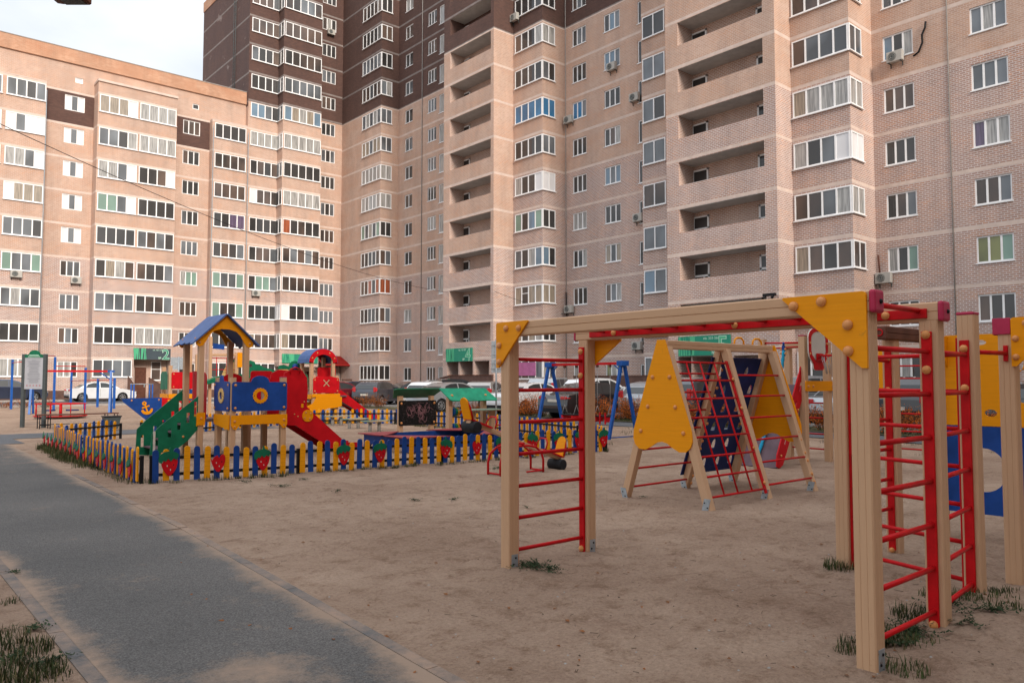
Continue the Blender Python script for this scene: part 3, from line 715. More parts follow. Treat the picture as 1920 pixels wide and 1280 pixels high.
entrance_sign('x', (37.2, ly(1273.6, 37.2, 650)), (37.2, ly(1371, 37.2, 650)), 3.0, 4.13, 5, False, 'green entrance sign with numeral 5 above the climbing frame', 'кв. 203-266')
# doors in the recesses
def door(x0, x1, Y, z0, z1, mat, parent, win=None):
    b = MB(); b.box((x0, Y-.06, z0), (x1, Y, z1)); o = b.build('door', [mat], parent, bev=.01)
    c = MB(); c.box((x1-.18, Y-.12, z0+1.0), (x1-.1, Y-.06, z0+1.25)); c.build('handle', [silver], o)
door(lx(252, 73.3, 700), lx(273, 73.3, 700), 73.28, .0, 2.75, brown, LB)
window(LB, 'window', [((lx(282, 73.3, 700), 73.3), (lx(301, 73.3, 700), 73.3), ND, 1)], 1.6, 3.3, [g_brown], .05, bars=(0,))
window(TB, 'window', [((xG0+.9, 73.48), (xG0+1.9, 73.48), ND, 1)], .9, 2.5, [g_dark], .05, bars=(0,))
door(xG0+3.9, xG0+4.9, 73.78, .3, 2.5, brown, TB)
for (pa, pb, dd) in ((1300, 1314, 2.55),):
    b = MB(); b.box((37.2+dd-.08, ly(pb, 37.2+dd, 700), 0), (37.2+dd, ly(pa, 37.2+dd, 700), 2.5)); b.build('door', [dkint], RC)
for px in (1330, ):
    y = ly(px, 39.75, 700); b = MB(); b.box((39.72, y-.5, 0), (39.78, y+.5, 2.4)); b.build('door', [white], RC)
for o_ in (LB, TB, RB, RC, OB): settle(o_)
cn = empty('canopy', (lx(600, 72, 675), 72.5, 3.2), 'red sheet-metal canopy over entrance 3 in the corner', 'canopy')
x0, x1 = lx(597, 72.2, 675)-cn.location.x, lx(648, 72.2, 675)-cn.location.x
b = MB()
b.face([(x0, -1.2, .0), (x1+.6, -1.2, .0), (x1-.2, .8, .95), (x0, .8, .95)]); b.face([(x1+.6, -1.2, 0), (x1+.6, .9, 0), (x1-.2, .8, .95)]); b.face([(x0, -1.2, -.06), (x0, .8, -.06), (x1+.6, .8, -.06), (x1+.6, -1.2, -.06)])
for k in range(26):
    t = k/25; xx = x0+(x1-x0)*t; b.bar((xx, -1.22, .02), (xx-.1*t, .78, .97), .03, .03)
b.box((x0, -1.24, -.1), (x1+.62, -1.18, 0)); b.build('roof', [redroof], cn)
b = MB(); b.tube([(x1+.55, -1.15, -3.1), (x1+.55, -1.15, -.1)], .05, 8); b.tube([(x0, -1.15, -.12), (x1+.7, -1.15, -.12)], .03, 6); b.build('post', [blk], cn)
# small things on the walls
def ac_unit(face, px, py, plane, label):
    p = onx(px, py, plane-.02) if face == 'x' else ony(px, py, plane-.02)
    o = empty('air_conditioner', p, label, 'air conditioner', 'outdoor air conditioner units', rz=(-math.pi/2 if face == 'x' else 0))
    b = MB(); b.box((-.4, -.36, -.28), (.4, -.08, .28)); b.build('casing', [plast], o, bev=.02)
    b = MB(); b.tube([(-.1, -.362, 0), (-.1, -.375, 0)], .22, 20); b.build('fan_grille', [grey], o)
    for r in (.08, .15, .2):
        b = MB(); b.tube([(-.1+r*math.cos(t*.3491), -.38, r*math.sin(t*.3491)) for t in range(19)], .008, 4, cap=False); b.build('grille_ring', [plast], o)
    for x in (-.3, .3): b = MB(); b.prism([(-.36, -.28), (0, -.28), (0, -.5), (-.02, -.5), (-.04, -.31), (-.36, -.31)], (x-.02, 0, 0), (0, 1, 0), ZV, (1, 0, 0), .04); b.build('bracket', [grey], o)
    return o
for f, px, py, pl, lb in (
    ('x', 968, 35, 39.1, 'white air conditioner under the topmost corner glazing left of centre'),
    ('x', 1150, 127, XR, 'air conditioner below a window near the top, left of the glazed bay'),
    ('x', 1193, 184, XR, 'air conditioner beside the narrow window strip, with round fan facing out'),
    ('x', 1069, 226, XR, 'air conditioner below the blue-tinted window'),
    ('x', 1200, 409, XR, 'small air conditioner by the narrow window, middle of the wall'),
    ('x', 1070, 580, XR, 'air conditioner below the lowest visible window, under a black cable'),
    ('x', 1198, 648, XR, 'air conditioner just left of the heart-shaped orange plate'),
    ('x', 1681, 109, XR, 'air conditioner with a thick crooked black hose, upper right'),
    ('x', 1660, 522, XR, 'air conditioner above the monkey bar cap at the right'),
    ('y', 29, 514, 72.6, 'air conditioner below the green-blinded balcony at the far left'),
    ('y', 141, 526, 73.5, 'air conditioner below a small window of the left block'),
    ('y', 478, 550, 72.9, 'air conditioner under a balcony right of the drain pipe, above the play tower'),
    ('y', 619, 62, 73.5, 'air conditioner high on the dark brown corner tower')):
    ac_unit(f, px, py, pl, lb)
def cable(name, pts, r, mat, label, cat='cable', group=None):
    b = MB(); b.tube(pts, r, 6); o = b.build(name, [mat]); tag(o, label, cat, group); return o
P = [onx(1712, 106, XR-.1), onx(1722, 98, XR-.1), onx(1729, 80, XR-.1), onx(1728, 66, XR-.1), onx(1734, 52, XR-.1), onx(1735, 41, XR-.1)]
cable('insulated_hose', P, .05, blk, 'thick crooked black hose climbing the wall from an air conditioner', 'hose')
cable('insulated_hose', [onx(1061, 548, XR-.1), onx(1061.5, 592, XR-.1)], .045, blk, 'short straight black hose beside the low air conditioner', 'hose')
cable('insulated_hose', [onx(1646, 478, XR-.1), onx(1650, 520, XR-.1)], .04, brown, 'thin dark hose running down to the lower right air conditioner', 'hose')
a, c = pd(-60, 22, zat(205, 22)), onx(841, 548, 37.0)
cable('overhead_cable', [a.lerp(c, t/24)-ZV*4*.85*(t/24)*(1-t/24) for t in range(25)], .012, blk, 'long black cable sagging from the upper left to the entrance 4 balconies', 'cable')
a, c = onx(926, 546, 37.0), onx(1062, 590, XR-.1)
cable('overhead_cable', [a.lerp(c, t/12)-ZV*.4*(t/12)*(1-t/12) for t in range(13)], .015, blk, 'short thin cable from the balcony column to a black hose', 'cable')
pb = MB(); q0, q1 = onx(970, 694, 38.95), onx(1003, 684, 38.95)
pb.box((38.9, q1.y-.1, 1.95), (38.93, q0.y+.3, 2.95)); o = pb.build('banner', [pinksheet]); tag(o, 'plain pink banner hung in a ground-floor window behind the ladder', 'banner')
b = MB(); q = onx(1449, 553, 37.1); b.box((q.x-.45, q.y-.35, q.z-.08), (q.x-.25, q.y+.35, q.z+.06)); b.tube([(q.x-.45, q.y, q.z), (q.x+.1, q.y, q.z)], .03, 6); b.tube([(q.x-.35, q.y+.25, q.z-.1), (q.x-.6, q.y+.25, q.z-.2)], .07, 8); b.tube([(q.x-.35, q.y-.2, q.z-.1), (q.x-.6, q.y-.3, q.z-.2)], .07, 8)
o = b.build('security_camera', [blk]); tag(o, 'small black pair of security cameras over entrance 5', 'camera')
b = MB(); q = onx(838, 625, XR-.2); b.box((q.x-.3, q.y-.02, q.z-.1), (q.x, q.y+.3, q.z+.35)); o = b.build('wall_lamp', [silver], bev=.05); tag(o, 'small grey box lamp on the wall left of the entrance 4 balconies', 'lamp')
# ------------------------------------------------------------------ ground, paths, kerbs, verge
from mathutils import noise as mnoise
POSTS = ((4.27, 1.97), (5.21, 1.97), (4.27, 4.98), (5.21, 4.98), (6.10, 2.06), (6.37, 3.13), (7.33, 3.13), (6.75, 2.0), (8.0, 5.62), (9.3, 5.62), (8.0, 6.92), (9.3, 6.92), (10.5, 5.62))
def gz(x, y):
    h = .10*math.exp(-((x-5.9)**2/1.0+(y-1.5)**2/1.1))
    if x > 2.9 and x < 20 and -3 < y < 22:
        e = min(1, (x-2.9)/.8); h += e*.022*mnoise.noise(Vector((x*1.1, y*1.1, 3)))+e*.022*mnoise.noise(Vector((x*3.1, y*3.1, 7)))-.004*e+e*.014*mnoise.noise(Vector((x*7.3, y*7.3, 1)))-e*.012*max(0, mnoise.noise(Vector((x*4.3+9, y*4.3, 5)))-.25)*3
    if 3.8 < x < 11 and 1.5 < y < 7.4:
        for px, py in POSTS:
            d2 = (x-px)**2+(y-py)**2
            if d2 < .25: h += .022*math.exp(-d2/.012)-.016*math.exp(-d2/.06)
    return h
def axis(lo, hi, flo, fhi, fine, coarse):
    a = []; v = flo
    while v <= fhi+1e-6: a.append(v); v += fine
    st = fine; v = a[-1]
    while v < hi: st = min(coarse, st*1.25); v += st; a.append(min(v, hi))
    st = fine; v = a[0]; b = []
    while v > lo: st = min(coarse, st*1.25); v -= st; b.append(max(v, lo))
    return b[::-1]+a
def sandmat():
    m, n, l, b = new('sand')
    t = n.new('ShaderNodeTexCoord')
    def nz(s, d, r=.6, w_=None):
        z = n.new('ShaderNodeTexNoise'); z.inputs['Scale'].default_value = s; z.inputs['Detail'].default_value = d; z.inputs['Roughness'].default_value = r
        l.new(t.outputs['Object'], z.inputs['Vector']); return z
    def ramp(src, p0, p1, c0, c1):
        r = n.new('ShaderNodeValToRGB'); e = r.color_ramp.elements; e[0].position = p0; e[1].position = p1; e[0].color = C4(c0); e[1].color = C4(c1); l.new(src, r.inputs['Fac']); return r.outputs['Color']
    def mix(f, a, c, mode='MIX'):
        x = n.new('ShaderNodeMix'); x.data_type = 'RGBA'; x.blend_type = mode
        if isinstance(f, float): x.inputs['Factor'].default_value = f
        else: l.new(f, x.inputs['Factor'])
        for k, v in (('A', a), ('B', c)):
            if isinstance(v, tuple): x.inputs[k].default_value = C4(v)
            else: l.new(v, x.inputs[k])
        return x.outputs['Result']
    base = ramp(nz(.55, 8, .65).outputs['Fac'], .35, .66, (.29, .196, .140), (.41, .297, .22))
    dark = ramp(nz(1.9, 10, .72).outputs['Fac'], .56, .76, (0, 0, 0), (.9, .9, .9))
    c = mix(dark, base, (.215, .13, .09))
    fine = ramp(nz(38, 6, .8).outputs['Fac'], .3, .7, (.72, .71, .70), (1.22, 1.22, 1.22)); c = mix(1.0, c, fine, 'MULTIPLY')
    scuff = ramp(nz(4.2, 11, .78).outputs['Fac'], .50, .63, (1.06, 1.05, 1.04), (.76, .70, .65)); c = mix(1.0, c, scuff, 'MULTIPLY')
    scuff2 = ramp(nz(14, 9, .75).outputs['Fac'], .56, .66, (1, 1, 1), (.72, .66, .62)); c = mix(1.0, c, scuff2, 'MULTIPLY')
    spk = ramp(nz(70, 3, .6).outputs['Fac'], .66, .70, (1, 1, 1), (.45, .42, .4)); c = mix(1.0, c, spk, 'MULTIPLY')
    l.new(c, b.inputs['Base Color']); b.inputs['Roughness'].default_value = .95; b.inputs['Specular IOR Level'].default_value = .2
    z1 = nz(5.5, 12, .72); z2 = nz(1.4, 6, .6)
    b1 = n.new('ShaderNodeBump'); b1.inputs['Strength'].default_value = 1.0; b1.inputs['Distance'].default_value = .09; l.new(z1.outputs['Fac'], b1.inputs['Height'])
    b2 = n.new('ShaderNodeBump'); b2.inputs['Strength'].default_value = .5; b2.inputs['Distance'].default_value = .12; l.new(z2.outputs['Fac'], b2.inputs['Height']); l.new(b1.outputs['Normal'], b2.inputs['Normal'])
    l.new(b2.outputs['Normal'], b.inputs['Normal']); return m
sand = sandmat()
def tarmat(name, c0, c1, sandc=(.26, .185, .135), attr=True, grain=1.0, thr=.5):
    m, n, l, b = new(name)
    t = n.new('ShaderNodeTexCoord')
    z = n.new('ShaderNodeTexNoise'); z.inputs['Scale'].default_value = 95; z.inputs['Detail'].default_value = 3; z.inputs['Roughness'].default_value = .8
    l.new(t.outputs['Object'], z.inputs['Vector'])
    r = n.new('ShaderNodeValToRGB'); e = r.color_ramp.elements; e[0].position = .33; e[1].position = .70; e[0].color = C4(c0); e[1].color = C4(c1); l.new(z.outputs['Fac'], r.inputs['Fac'])
    zl = n.new('ShaderNodeTexNoise'); zl.inputs['Scale'].default_value = .5; zl.inputs['Detail'].default_value = 5; l.new(t.outputs['Object'], zl.inputs['Vector'])
    rl = n.new('ShaderNodeValToRGB'); rl.color_ramp.elements[0].color = (.82, .82, .82, 1); rl.color_ramp.elements[1].color = (1.15, 1.12, 1.1, 1); rl.color_ramp.elements[0].position = .35; rl.color_ramp.elements[1].position = .65
    l.new(zl.outputs['Fac'], rl.inputs['Fac'])
    mu = n.new('ShaderNodeMix'); mu.data_type = 'RGBA'; mu.blend_type = 'MULTIPLY'; mu.inputs['Factor'].default_value = 1; l.new(r.outputs['Color'], mu.inputs['A']); l.new(rl.outputs['Color'], mu.inputs['B'])
    # drifted sand: thick along the edges, thin patches elsewhere
    zs = n.new('ShaderNodeTexNoise'); zs.inputs['Scale'].default_value = 1.3; zs.inputs['Detail'].default_value = 9; zs.inputs['Roughness'].default_value = .68; l.new(t.outputs['Object'], zs.inputs['Vector'])
    at = n.new('ShaderNodeAttribute'); at.attribute_name = 'sandy'
    zf = n.new('ShaderNodeTexNoise'); zf.inputs['Scale'].default_value = 11; zf.inputs['Detail'].default_value = 8; zf.inputs['Roughness'].default_value = .75; l.new(t.outputs['Object'], zf.inputs['Vector'])
    mf = n.new('ShaderNodeMath'); mf.operation = 'MULTIPLY_ADD'; mf.inputs[1].default_value = .55; mf.inputs[2].default_value = -.275; l.new(zf.outputs['Fac'], mf.inputs[0])
    a0 = n.new('ShaderNodeMath'); a0.operation = 'ADD'; l.new(mf.outputs['Value'], a0.inputs[0]); l.new(at.outputs['Fac'], a0.inputs[1])
    ad = n.new('ShaderNodeMath'); ad.operation = 'ADD'; l.new(zs.outputs['Fac'], ad.inputs[0]); l.new(a0.outputs['Value'], ad.inputs[1])
    rs = n.new('ShaderNodeValToRGB'); rs.color_ramp.elements[0].position = thr+.08; rs.color_ramp.elements[1].position = thr+.42; l.new(ad.outputs['Value'], rs.inputs['Fac'])
    x = n.new('ShaderNodeMix'); x.data_type = 'RGBA'; l.new(rs.outputs['Color'], x.inputs['Factor']); l.new(mu.outputs['Result'], x.inputs['A']); x.inputs['B'].default_value = C4(sandc)
    l.new(x.outputs['Result'], b.inputs['Base Color']); b.inputs['Roughness'].default_value = .9; b.inputs['Specular IOR Level'].default_value = .3
    bp = n.new('ShaderNodeBump'); bp.inputs['Strength'].default_value = .5*grain; bp.inputs['Distance'].default_value = .008; l.new(z.outputs['Fac'], bp.inputs['Height']); l.new(bp.outputs['Normal'], b.inputs['Normal'])
    return m
tar = tarmat('path_asphalt', (.036, .034, .0325), (.168, .161, .154), thr=.53)
road = tarmat('road_asphalt', (.075, .078, .085), (.13, .135, .145), thr=.6)
kerbm = tarmat('kerb_concrete', (.075, .077, .08), (.125, .127, .13), sandc=(.29, .20, .145), thr=.34)
gb = MB(); X = axis(-600, 600, 2.6, 9.5, .075, 60); Y = axis(-400, 700, -1, 10, .075, 60); nx = len(X)
for y in Y:
    for x in X: gb.v.append((x, y, gz(x, y)))
for j in range(len(Y)-1):
    for i in range(nx-1): gb.f.append((j*nx+i, j*nx+i+1, (j+1)*nx+i+1, (j+1)*nx+i)); gb.m.append(0); gb.sm.append(True); gb.uv += [(0, 0)]*4
struct('ground', gb, [sand])
def sheet(name, cells, z, mat, sandy=None, step=.2, warp=None):
    """sheet of rectangles (x0, y0, x1, y1), welded per rectangle"""
    b = MB(); val = []
    for (x0, y0, x1, y1) in cells:
        na = max(1, int((x1-x0)/step)); nb = max(1, int((y1-y0)/step)); i0 = len(b.v)
        for j in range(nb+1):
            for i in range(na+1):
                x = x0+(x1-x0)*i/na; y = y0+(y1-y0)*j/nb; x = warp(x, y) if warp else x; b.v.append((x, y, z)); val.append(sandy(x, y) if sandy else 0.0)
        for j in range(nb):
            for i in range(na):
                a = i0+j*(na+1)+i; b.f.append((a, a+1, a+na+2, a+na+1)); b.m.append(0); b.sm.append(False); b.uv += [(0, 0)]*4
    o = struct(name, b, [mat]); at = o.data.attributes.new('sandy', 'FLOAT', 'POINT'); at.data.foreach_set('value', val); return o
def edge(x, y):
    d = []
    if y < 8.5: d += [2.72+.062*(y-8.5)-x, x-1.08]
    else:
        d += [2.72+.028*(y-8.5)-x]
        if x < 1.08: d += [y-8.4]
    v = max(0, 1-min(d)/.34); s = .46*v*v
    for (px, py, r, k) in ((1.72, 4.05, .34, .34), (2.3, 3.2, .3, .2), (1.9, 6.6, .3, .12)): s += k*math.exp(-((x-px)**2+(y-py)**2)/(r*r))
    return s+(.10 if y > 17 else 0)
sheet('path', [(1.08, -2, 2.72, 8.5), (-30, 8.5, 3.1, 20.5), (-30, 20.5, 3.45, 22.5)], .006, tar, edge, .12, warp=lambda x, y: x+.062*(y-8.5)*(x-1.08)/1.64 if (y < 8.5 and x > 1) else x if (y < 8.5 or x < 2.3) else 2.3+(x-2.3)*((2.72+.028*(y-8.5))-2.3)/((3.1 if y <= 20.5 else 3.45)-2.3))
sheet('cross_path', [(-30, 22.5, 3.45, 26.6), (3.45, 24.4, 11.0, 26.6), (11.0, 26.9, 22.2, 28.6), (20.2, -20, 22.2, 26.9)], .009, road, lambda x, y: .05, .5)
kb = MB(); val = []
R = random.Random(5)
def kerb(x, y0, y1, z):
    y = y0
    while y < y1:
        L_ = min(1.0, y1-y); kf = .062 if x > 2 else 0; s0 = kf*(y-8.5); s1 = kf*(y+L_-8.5); zt_ = z+R.uniform(-.001, .001); kb.prism([(x-.04+s0, y+.003), (x+.04+s0, y+.003), (x+.04+s1, y+L_-.003), (x-.04+s1, y+L_-.003)], (0, 0, -.1), (1, 0, 0), (0, 1, 0), ZV, .1+zt_); y += L_
kerb(2.762, -1.5, 8.5, .0085)
for q_ in range(6):
    ya_ = 8.5+q_; xk = 2.762+.028*(ya_-8.5); kb.bar((xk, ya_+.003, -.04), (xk+.028, ya_+.997, -.045), .08, .107)
if 1: kerb(1.038, -1.5, 8.3, .0085)
o = struct('kerb', kb, [kerbm]); at = o.data.attributes.new('sandy', 'FLOAT', 'POINT')
at.data.foreach_set('value', [.30*mnoise.noise(Vector((v.co.x, v.co.y*.7, 4)))+.10 for v in o.data.vertices])
# parking road, lawns with their kerbs
sheet('road', [(24.6, -20, 34.8, 58), (-60, 54, 24.6, 66.5)], .012, road, lambda x, y: 0, 3)
kb = MB()
for a, c in (((24.4, -20, -.1), (24.58, 52, .13)), ((34.82, -20, -.1), (35.0, 58, .13)), ((-60, 53.8, -.1), (24.4, 53.98, .13)), ((-60, 66.6, -.1), (24, 66.78, .15))): kb.box(a, c)
struct('road_kerb', kb, [concrete])
lawn = paint('lawn_soil', (.085, .075, .04), .95, .4, 3, .5)
lb_ = MB()
for a, c in (((22.3, -20), (24.39, 52)), ((35.02, -20), (41.3, 58)), ((-60, 66.8), (41.3, 73.4))): lb_.face([(a[0], a[1], .03), (c[0], a[1], .03), (c[0], c[1], .03), (a[0], c[1], .03)])
struct('verge', lb_, [lawn])
# grass and weeds: nobody could count the blades
drym = paint('dry_blade', (.16, .125, .06), .8, .3, 3, 0)
gr = MB(); RG = random.Random(11)
def tuft(x, y, r, n, h=.1, m=0, lean=.5, z=None):
    for _ in range(n):
        a = RG.uniform(0, 6.283); q = r*math.sqrt(RG.random()); bx, by = x+q*math.cos(a), y+q*math.sin(a); bz = (gz(bx, by) if z is None else z)-.004
        hh = h*RG.uniform(.45, 1.15); t = RG.uniform(0, 6.283); l_ = hh*RG.uniform(.1, lean*1.6); w_ = RG.uniform(.0014, .0032)*(1+h*3)
        dx, dy = math.cos(t), math.sin(t); sx, sy = -dy*w_, dx*w_
        mm_ = 2 if RG.random() < .16 else m; p0 = (bx-sx, by-sy, bz); p1 = (bx+sx, by+sy, bz); mx_, my_ = bx+dx*l_*.4, by+dy*l_*.4
        p2 = (mx_+sx*.8, my_+sy*.8, bz+hh*.65); p3 = (mx_-sx*.8, my_-sy*.8, bz+hh*.65); p4 = (bx+dx*l_, by+dy*l_, bz+hh)
        gr.face([p0, p1, p2, p3], mm_); gr.face([p3, p2, p4], mm_)
def weed(x, y, r, n, m=1):
    """flat creeping weed: stems with small leaves lying on the sand"""
    for _ in range(n):
        a = RG.uniform(0, 6.283); L_ = r*RG.uniform(.4, 1.2); k = int(L_/.016)
        for j in range(k):
            d = L_*j/k; ax = a+RG.uniform(-.5, .5); px, py = x+d*math.cos(a+.5*j/k), y+d*math.sin(a+.5*j/k); pz = gz(px, py)+RG.uniform(.004, .03)
            s = RG.uniform(.008, .02); b_ = RG.uniform(0, 6.283)
            c_, s_ = math.cos(b_)*s, math.sin(b_)*s
            gr.face([(px-c_, py-s_, pz), (px+s_*.5, py-c_*.5, pz+.004), (px+c_, py+s_, pz+.012), (px-s_*.5, py+c_*.5, pz+.002)], m)
# tufts along the picket fences
for k in range(70):
    t = k/69; x = 3.6+9.2*t; y = 12.52-.85*t**.6+RG.uniform(-.12, .05)
    if RG.random() < .8: tuft(x, y-.03, RG.uniform(.04, .12), RG.randint(14, 50), RG.uniform(.04, .11))
for k in range(60):
    t = k/59; x = 3.42+.38*t; y = 12.7+8*t; d = 1.0 if t > .3 else .45
    tuft(x-RG.uniform(-.05, .3 if t > .35 else .08), y, .22, int(90*d*(1.4 if t > .5 else .8)), .13*d+.03)
for px, py, r, n, h in ((1665, 1200, .17, 330, .06), (1712, 1165, .14, 240, .065), (1592, 1220, .08, 70, .05), (1690, 1205, .20, 160, .045), (1800, 1140, .12, 110, .05), (1870, 1120, .14, 120, .05), (1600, 1212, .1, 60, .06), (1572, 1066, .12, 160, .09), (1760, 1135, .14, 120, .06), (1850, 1145, .2, 120, .05), (1900, 1165, .1, 60, .05), (1700, 1255, .12, 120, .06),
                        (20, 1225, .22, 420, .07), (55, 1262, .18, 300, .065), (5, 1195, .16, 170, .06), (88, 1272, .12, 60, .05), (10, 1130, .09, 60, .045), (0, 1275, .26, 340, .07)):
    p = gp(px, py); tuft(p.x, p.y, r, n, h)
for px, py, r, n in ((1000, 1062, .22, 26), (1030, 1070, .2, 14), (980, 1060, .15, 12), (775, 939, .12, 10), (849, 938, .12, 9), (632, 923, .1, 7), (525, 910, .2, 9), (985, 951, .06, 4), (30, 1074, .1, 6), (1718, 1190, .2, 26), (1760, 1160, .2, 22), (1860, 1170, .2, 16), (60, 1180, .15, 12), (110, 1240, .14, 10), (1655, 1215, .18, 20), (20, 1240, .2, 16), (1205, 933, .12, 5), (935, 878, .25, 14), (1820, 1190, .15, 10), (455, 905, .15, 8), (570, 900, .15, 8)):
    p = gp(px, py); weed(p.x, p.y, r, n)
for _ in range(420):       # verge behind the path, in front of the shrubs
    x = RG.uniform(22.3, 24.2); y = RG.uniform(2, 34); tuft(x, y, .25, 26, .10, z=.03)
for _ in range(150):
    x = RG.uniform(15.6, 20); y = RG.uniform(4, 26)
    if RG.random() < .35: tuft(x, y, .18, 24, .09)
for _ in range(260):
    x = RG.uniform(12.8, 15.4); y = RG.choice([RG.uniform(12.5, 24), 25.6+RG.uniform(-.3, .5)]); x = x if y > 25 else 14.2+(y-13.9)*.11+RG.uniform(-.35, .2)
    tuft(x, y, .12, 22, .10)
o = gr.build('grass', [grassm, weedm, drym]); tag(o, 'short green grass and creeping weeds in tufts on the sand', 'grass', kind='stuff')
# loose leaves, twigs and stones lying on the sand
ls = MB(); RL = random.Random(4)
for _ in range(260):
    p = gp(RL.uniform(300, 1900), RL.uniform(930, 1270)); a = RL.uniform(0, 6.283); s = RL.uniform(.004, .012); z = gz(p.x, p.y)+.006
    if p.x < 2.8: continue
    c_, s_ = math.cos(a)*s, math.sin(a)*s
    if RL.random() < .5: ls.face([(p.x-c_, p.y-s_, z), (p.x+s_*.6, p.y-c_*.6, z+.006), (p.x+c_, p.y+s_, z+.003), (p.x-s_*.6, p.y+c_*.6, z)], 0)
    else: ls.tube([(p.x-c_*2.5, p.y-s_*2.5, z), (p.x+c_*2.5, p.y+s_*2.5, z+.004)], .0016, 4, 0)
for _ in range(110):
    p = gp(RL.uniform(250, 1900), 900+370*RL.random()**1.6); a = RL.uniform(0, 6.283); s = RL.uniform(.010, .024); z = gz(p.x, p.y)+.005
    c_, s_ = math.cos(a)*s, math.sin(a)*s
    ls.face([(p.x-c_, p.y-s_, z), (p.x-c_*.2+s_*.6, p.y-s_*.2-c_*.6, z+.008), (p.x+c_, p.y+s_, z+.004), (p.x-c_*.2-s_*.6, p.y-s_*.2+c_*.6, z+.003)], 1)
for _ in range(160):
    p = gp(RL.uniform(200, 1900), 900+370*RL.random()); s = RL.uniform(.004, .011); z = gz(p.x, p.y)
    ls.dome((p.x, p.y, z-.001), (RL.uniform(-.3, .3), RL.uniform(-.3, .3), 1), s, 2, n=6, k=2)
o = ls.build('leaf_litter', [twig, leafb, MATS['concrete']]); tag(o, 'tiny dry twigs, fallen leaves and pebbles scattered over the sand', 'litter', kind='stuff')
# russet hedge shrubs along the parking road
def shrub_mesh(seed, w_=1.0, h=.95, n=1500, orange_=.6):
    R = random.Random(seed); b = MB()
    stems = []
    for _ in range(26):
        a = R.uniform(0, 6.283); q = w_*.28*math.sqrt(R.random()); tp = Vector((math.cos(a)*(q+R.uniform(.1, .45)*w_), math.sin(a)*(q+R.uniform(.1, .45)*w_), h*R.uniform(.6, 1.05)))
        p0 = Vector((q*math.cos(a), q*math.sin(a), 0)); b.tube([p0, p0.lerp(tp, .5)+Vector((R.uniform(-.05, .05), R.uniform(-.05, .05), .06)), tp], .006, 4, 2); stems.append((p0, tp))
    for _ in range(n):
        p0, tp = R.choice(stems); t = R.uniform(.2, 1.05); c = p0.lerp(tp, t)+Vector((R.gauss(0, .07), R.gauss(0, .07), R.gauss(0, .06)))
        if c.z < .03: continue
        a = Vector((R.gauss(0, 1), R.gauss(0, 1), R.gauss(0, 1))).normalized(); u = a.cross(Vector((R.gauss(0, 1), R.gauss(0, 1), R.gauss(0, 1)))).normalized(); s = R.uniform(.012, .032)
        b.face([c-a*s, c+u*s*.6, c+a*s, c-u*s*.6], 0 if R.random() < orange_ else 1)
    return b
sm_ = [shrub_mesh(i, 1.0, .9, 1500, o_).data('shrub', [leafo, leafb, twig]) for i, o_ in ((1, .75), (2, .5), (3, .25))]
RS = random.Random(9); k = 0
def shrub(x, y, s, v, label, zs=1.0):
    o = bpy.data.objects.new('shrub', sm_[v]); COL.objects.link(o); o.location = (x, y, .02); o.rotation_euler = (0, 0, RS.uniform(0, 6)); o.scale = (s, s, s*zs*RS.uniform(.85, 1.1)); tag(o, label, 'shrub', 'thin brownish shrubs before the parked cars')
def hedge(pts, label, h, v, n=1500):
    """one clipped row: its stems and leaves grow from one long bed"""
    b = MB()
    for i, (x, y) in enumerate(pts):
        q = shrub_mesh(40+i+int(abs(x)), 1.0, h*RS.uniform(.8, 1.15), n, v); k = len(b.v)
        b.v += [(p[0]+x-pts[0][0], p[1]+y-pts[0][1], p[2]) for p in q.v]; b.f += [tuple(j+k for j in f) for f in q.f]; b.m += q.m; b.sm += q.sm; b.uv += q.uv
    o = b.build('hedge', [leafo, leafb, twig]); o.location = (pts[0][0], pts[0][1], .02); return tag(o, label, 'hedge', 'russet hedges along the roads')
def row(y0, y1, st): 
    r = []; y = y0
    while y < y1: r.append((23.0+RS.uniform(-.3, .3), y)); y += st*RS.uniform(.8, 1.2)
    return r
hedge(row(4.5, 12.2, .75), 'orange leafy hedge behind the thick posts at the right', .85, .8)
hedge(row(13.0, 19.0, .7), 'orange hedge seen through the triangle climber', .85, .8)
hedge(row(19.6, 26.4, .7), 'bright orange hedge behind the swing seats', .9, .75)
for y, s_ in ((28.2, 1.0), (29.4, .8), (31.6, .8), (33.4, 1.1), (35.6, .8), (38.6, .9), (40.0, 1.1), (43.5, 1.2), (45.0, 1.0)):
    shrub(23.2, y, s_, 2 if y > 30 else 1, 'thin brownish shrub standing before the parked cars, left of the swing', .8)
hedge([(x-24, 52.6+RS.uniform(-.3, .3)) for x in range(0, 34)], 'low straggly reddish hedge in front of the white sedan and the left block', .42, .35, 700)
# ------------------------------------------------------------------ climbing frames (nearest things)
RZ = [.13, .395, .66, .93, 1.20, 1.47, 1.735]
def rail(parent, a, b, w=.06, t=.02, face='x', mat=None, name='side_rail'):
    """flat red bar bolted on a post; a, b = bottom and top"""
    m = MB()
    if face == 'x': m.box((a[0]-t, a[1]-w/2, a[2]), (a[0], a[1]+w/2, b[2]))
    else: m.box((a[0]-w/2, a[1]-t, a[2]), (a[0]+w/2, a[1], b[2]))
    return m.build(name, [mat or red], parent, bev=.004)
def gusset(parent, x, y0, y1, zt, zb, t=.018):
    """triangular orange plate on plane x: right angle at (y0, zt)"""
    s = 1 if y1 > y0 else -1; r = .02
    pts = [(y0, zb+.0), (y0, zt-r), (y0+s*r*.3, zt-r*.3), (y0+s*r, zt), (y1, zt), (y1+s*.004, zt-.012), (y0+s*.03, zb-.0)]
    if s < 0: pts = pts[::-1]
    o = plateX(parent, 'corner_plate', x, pts, yel, t)
    return o
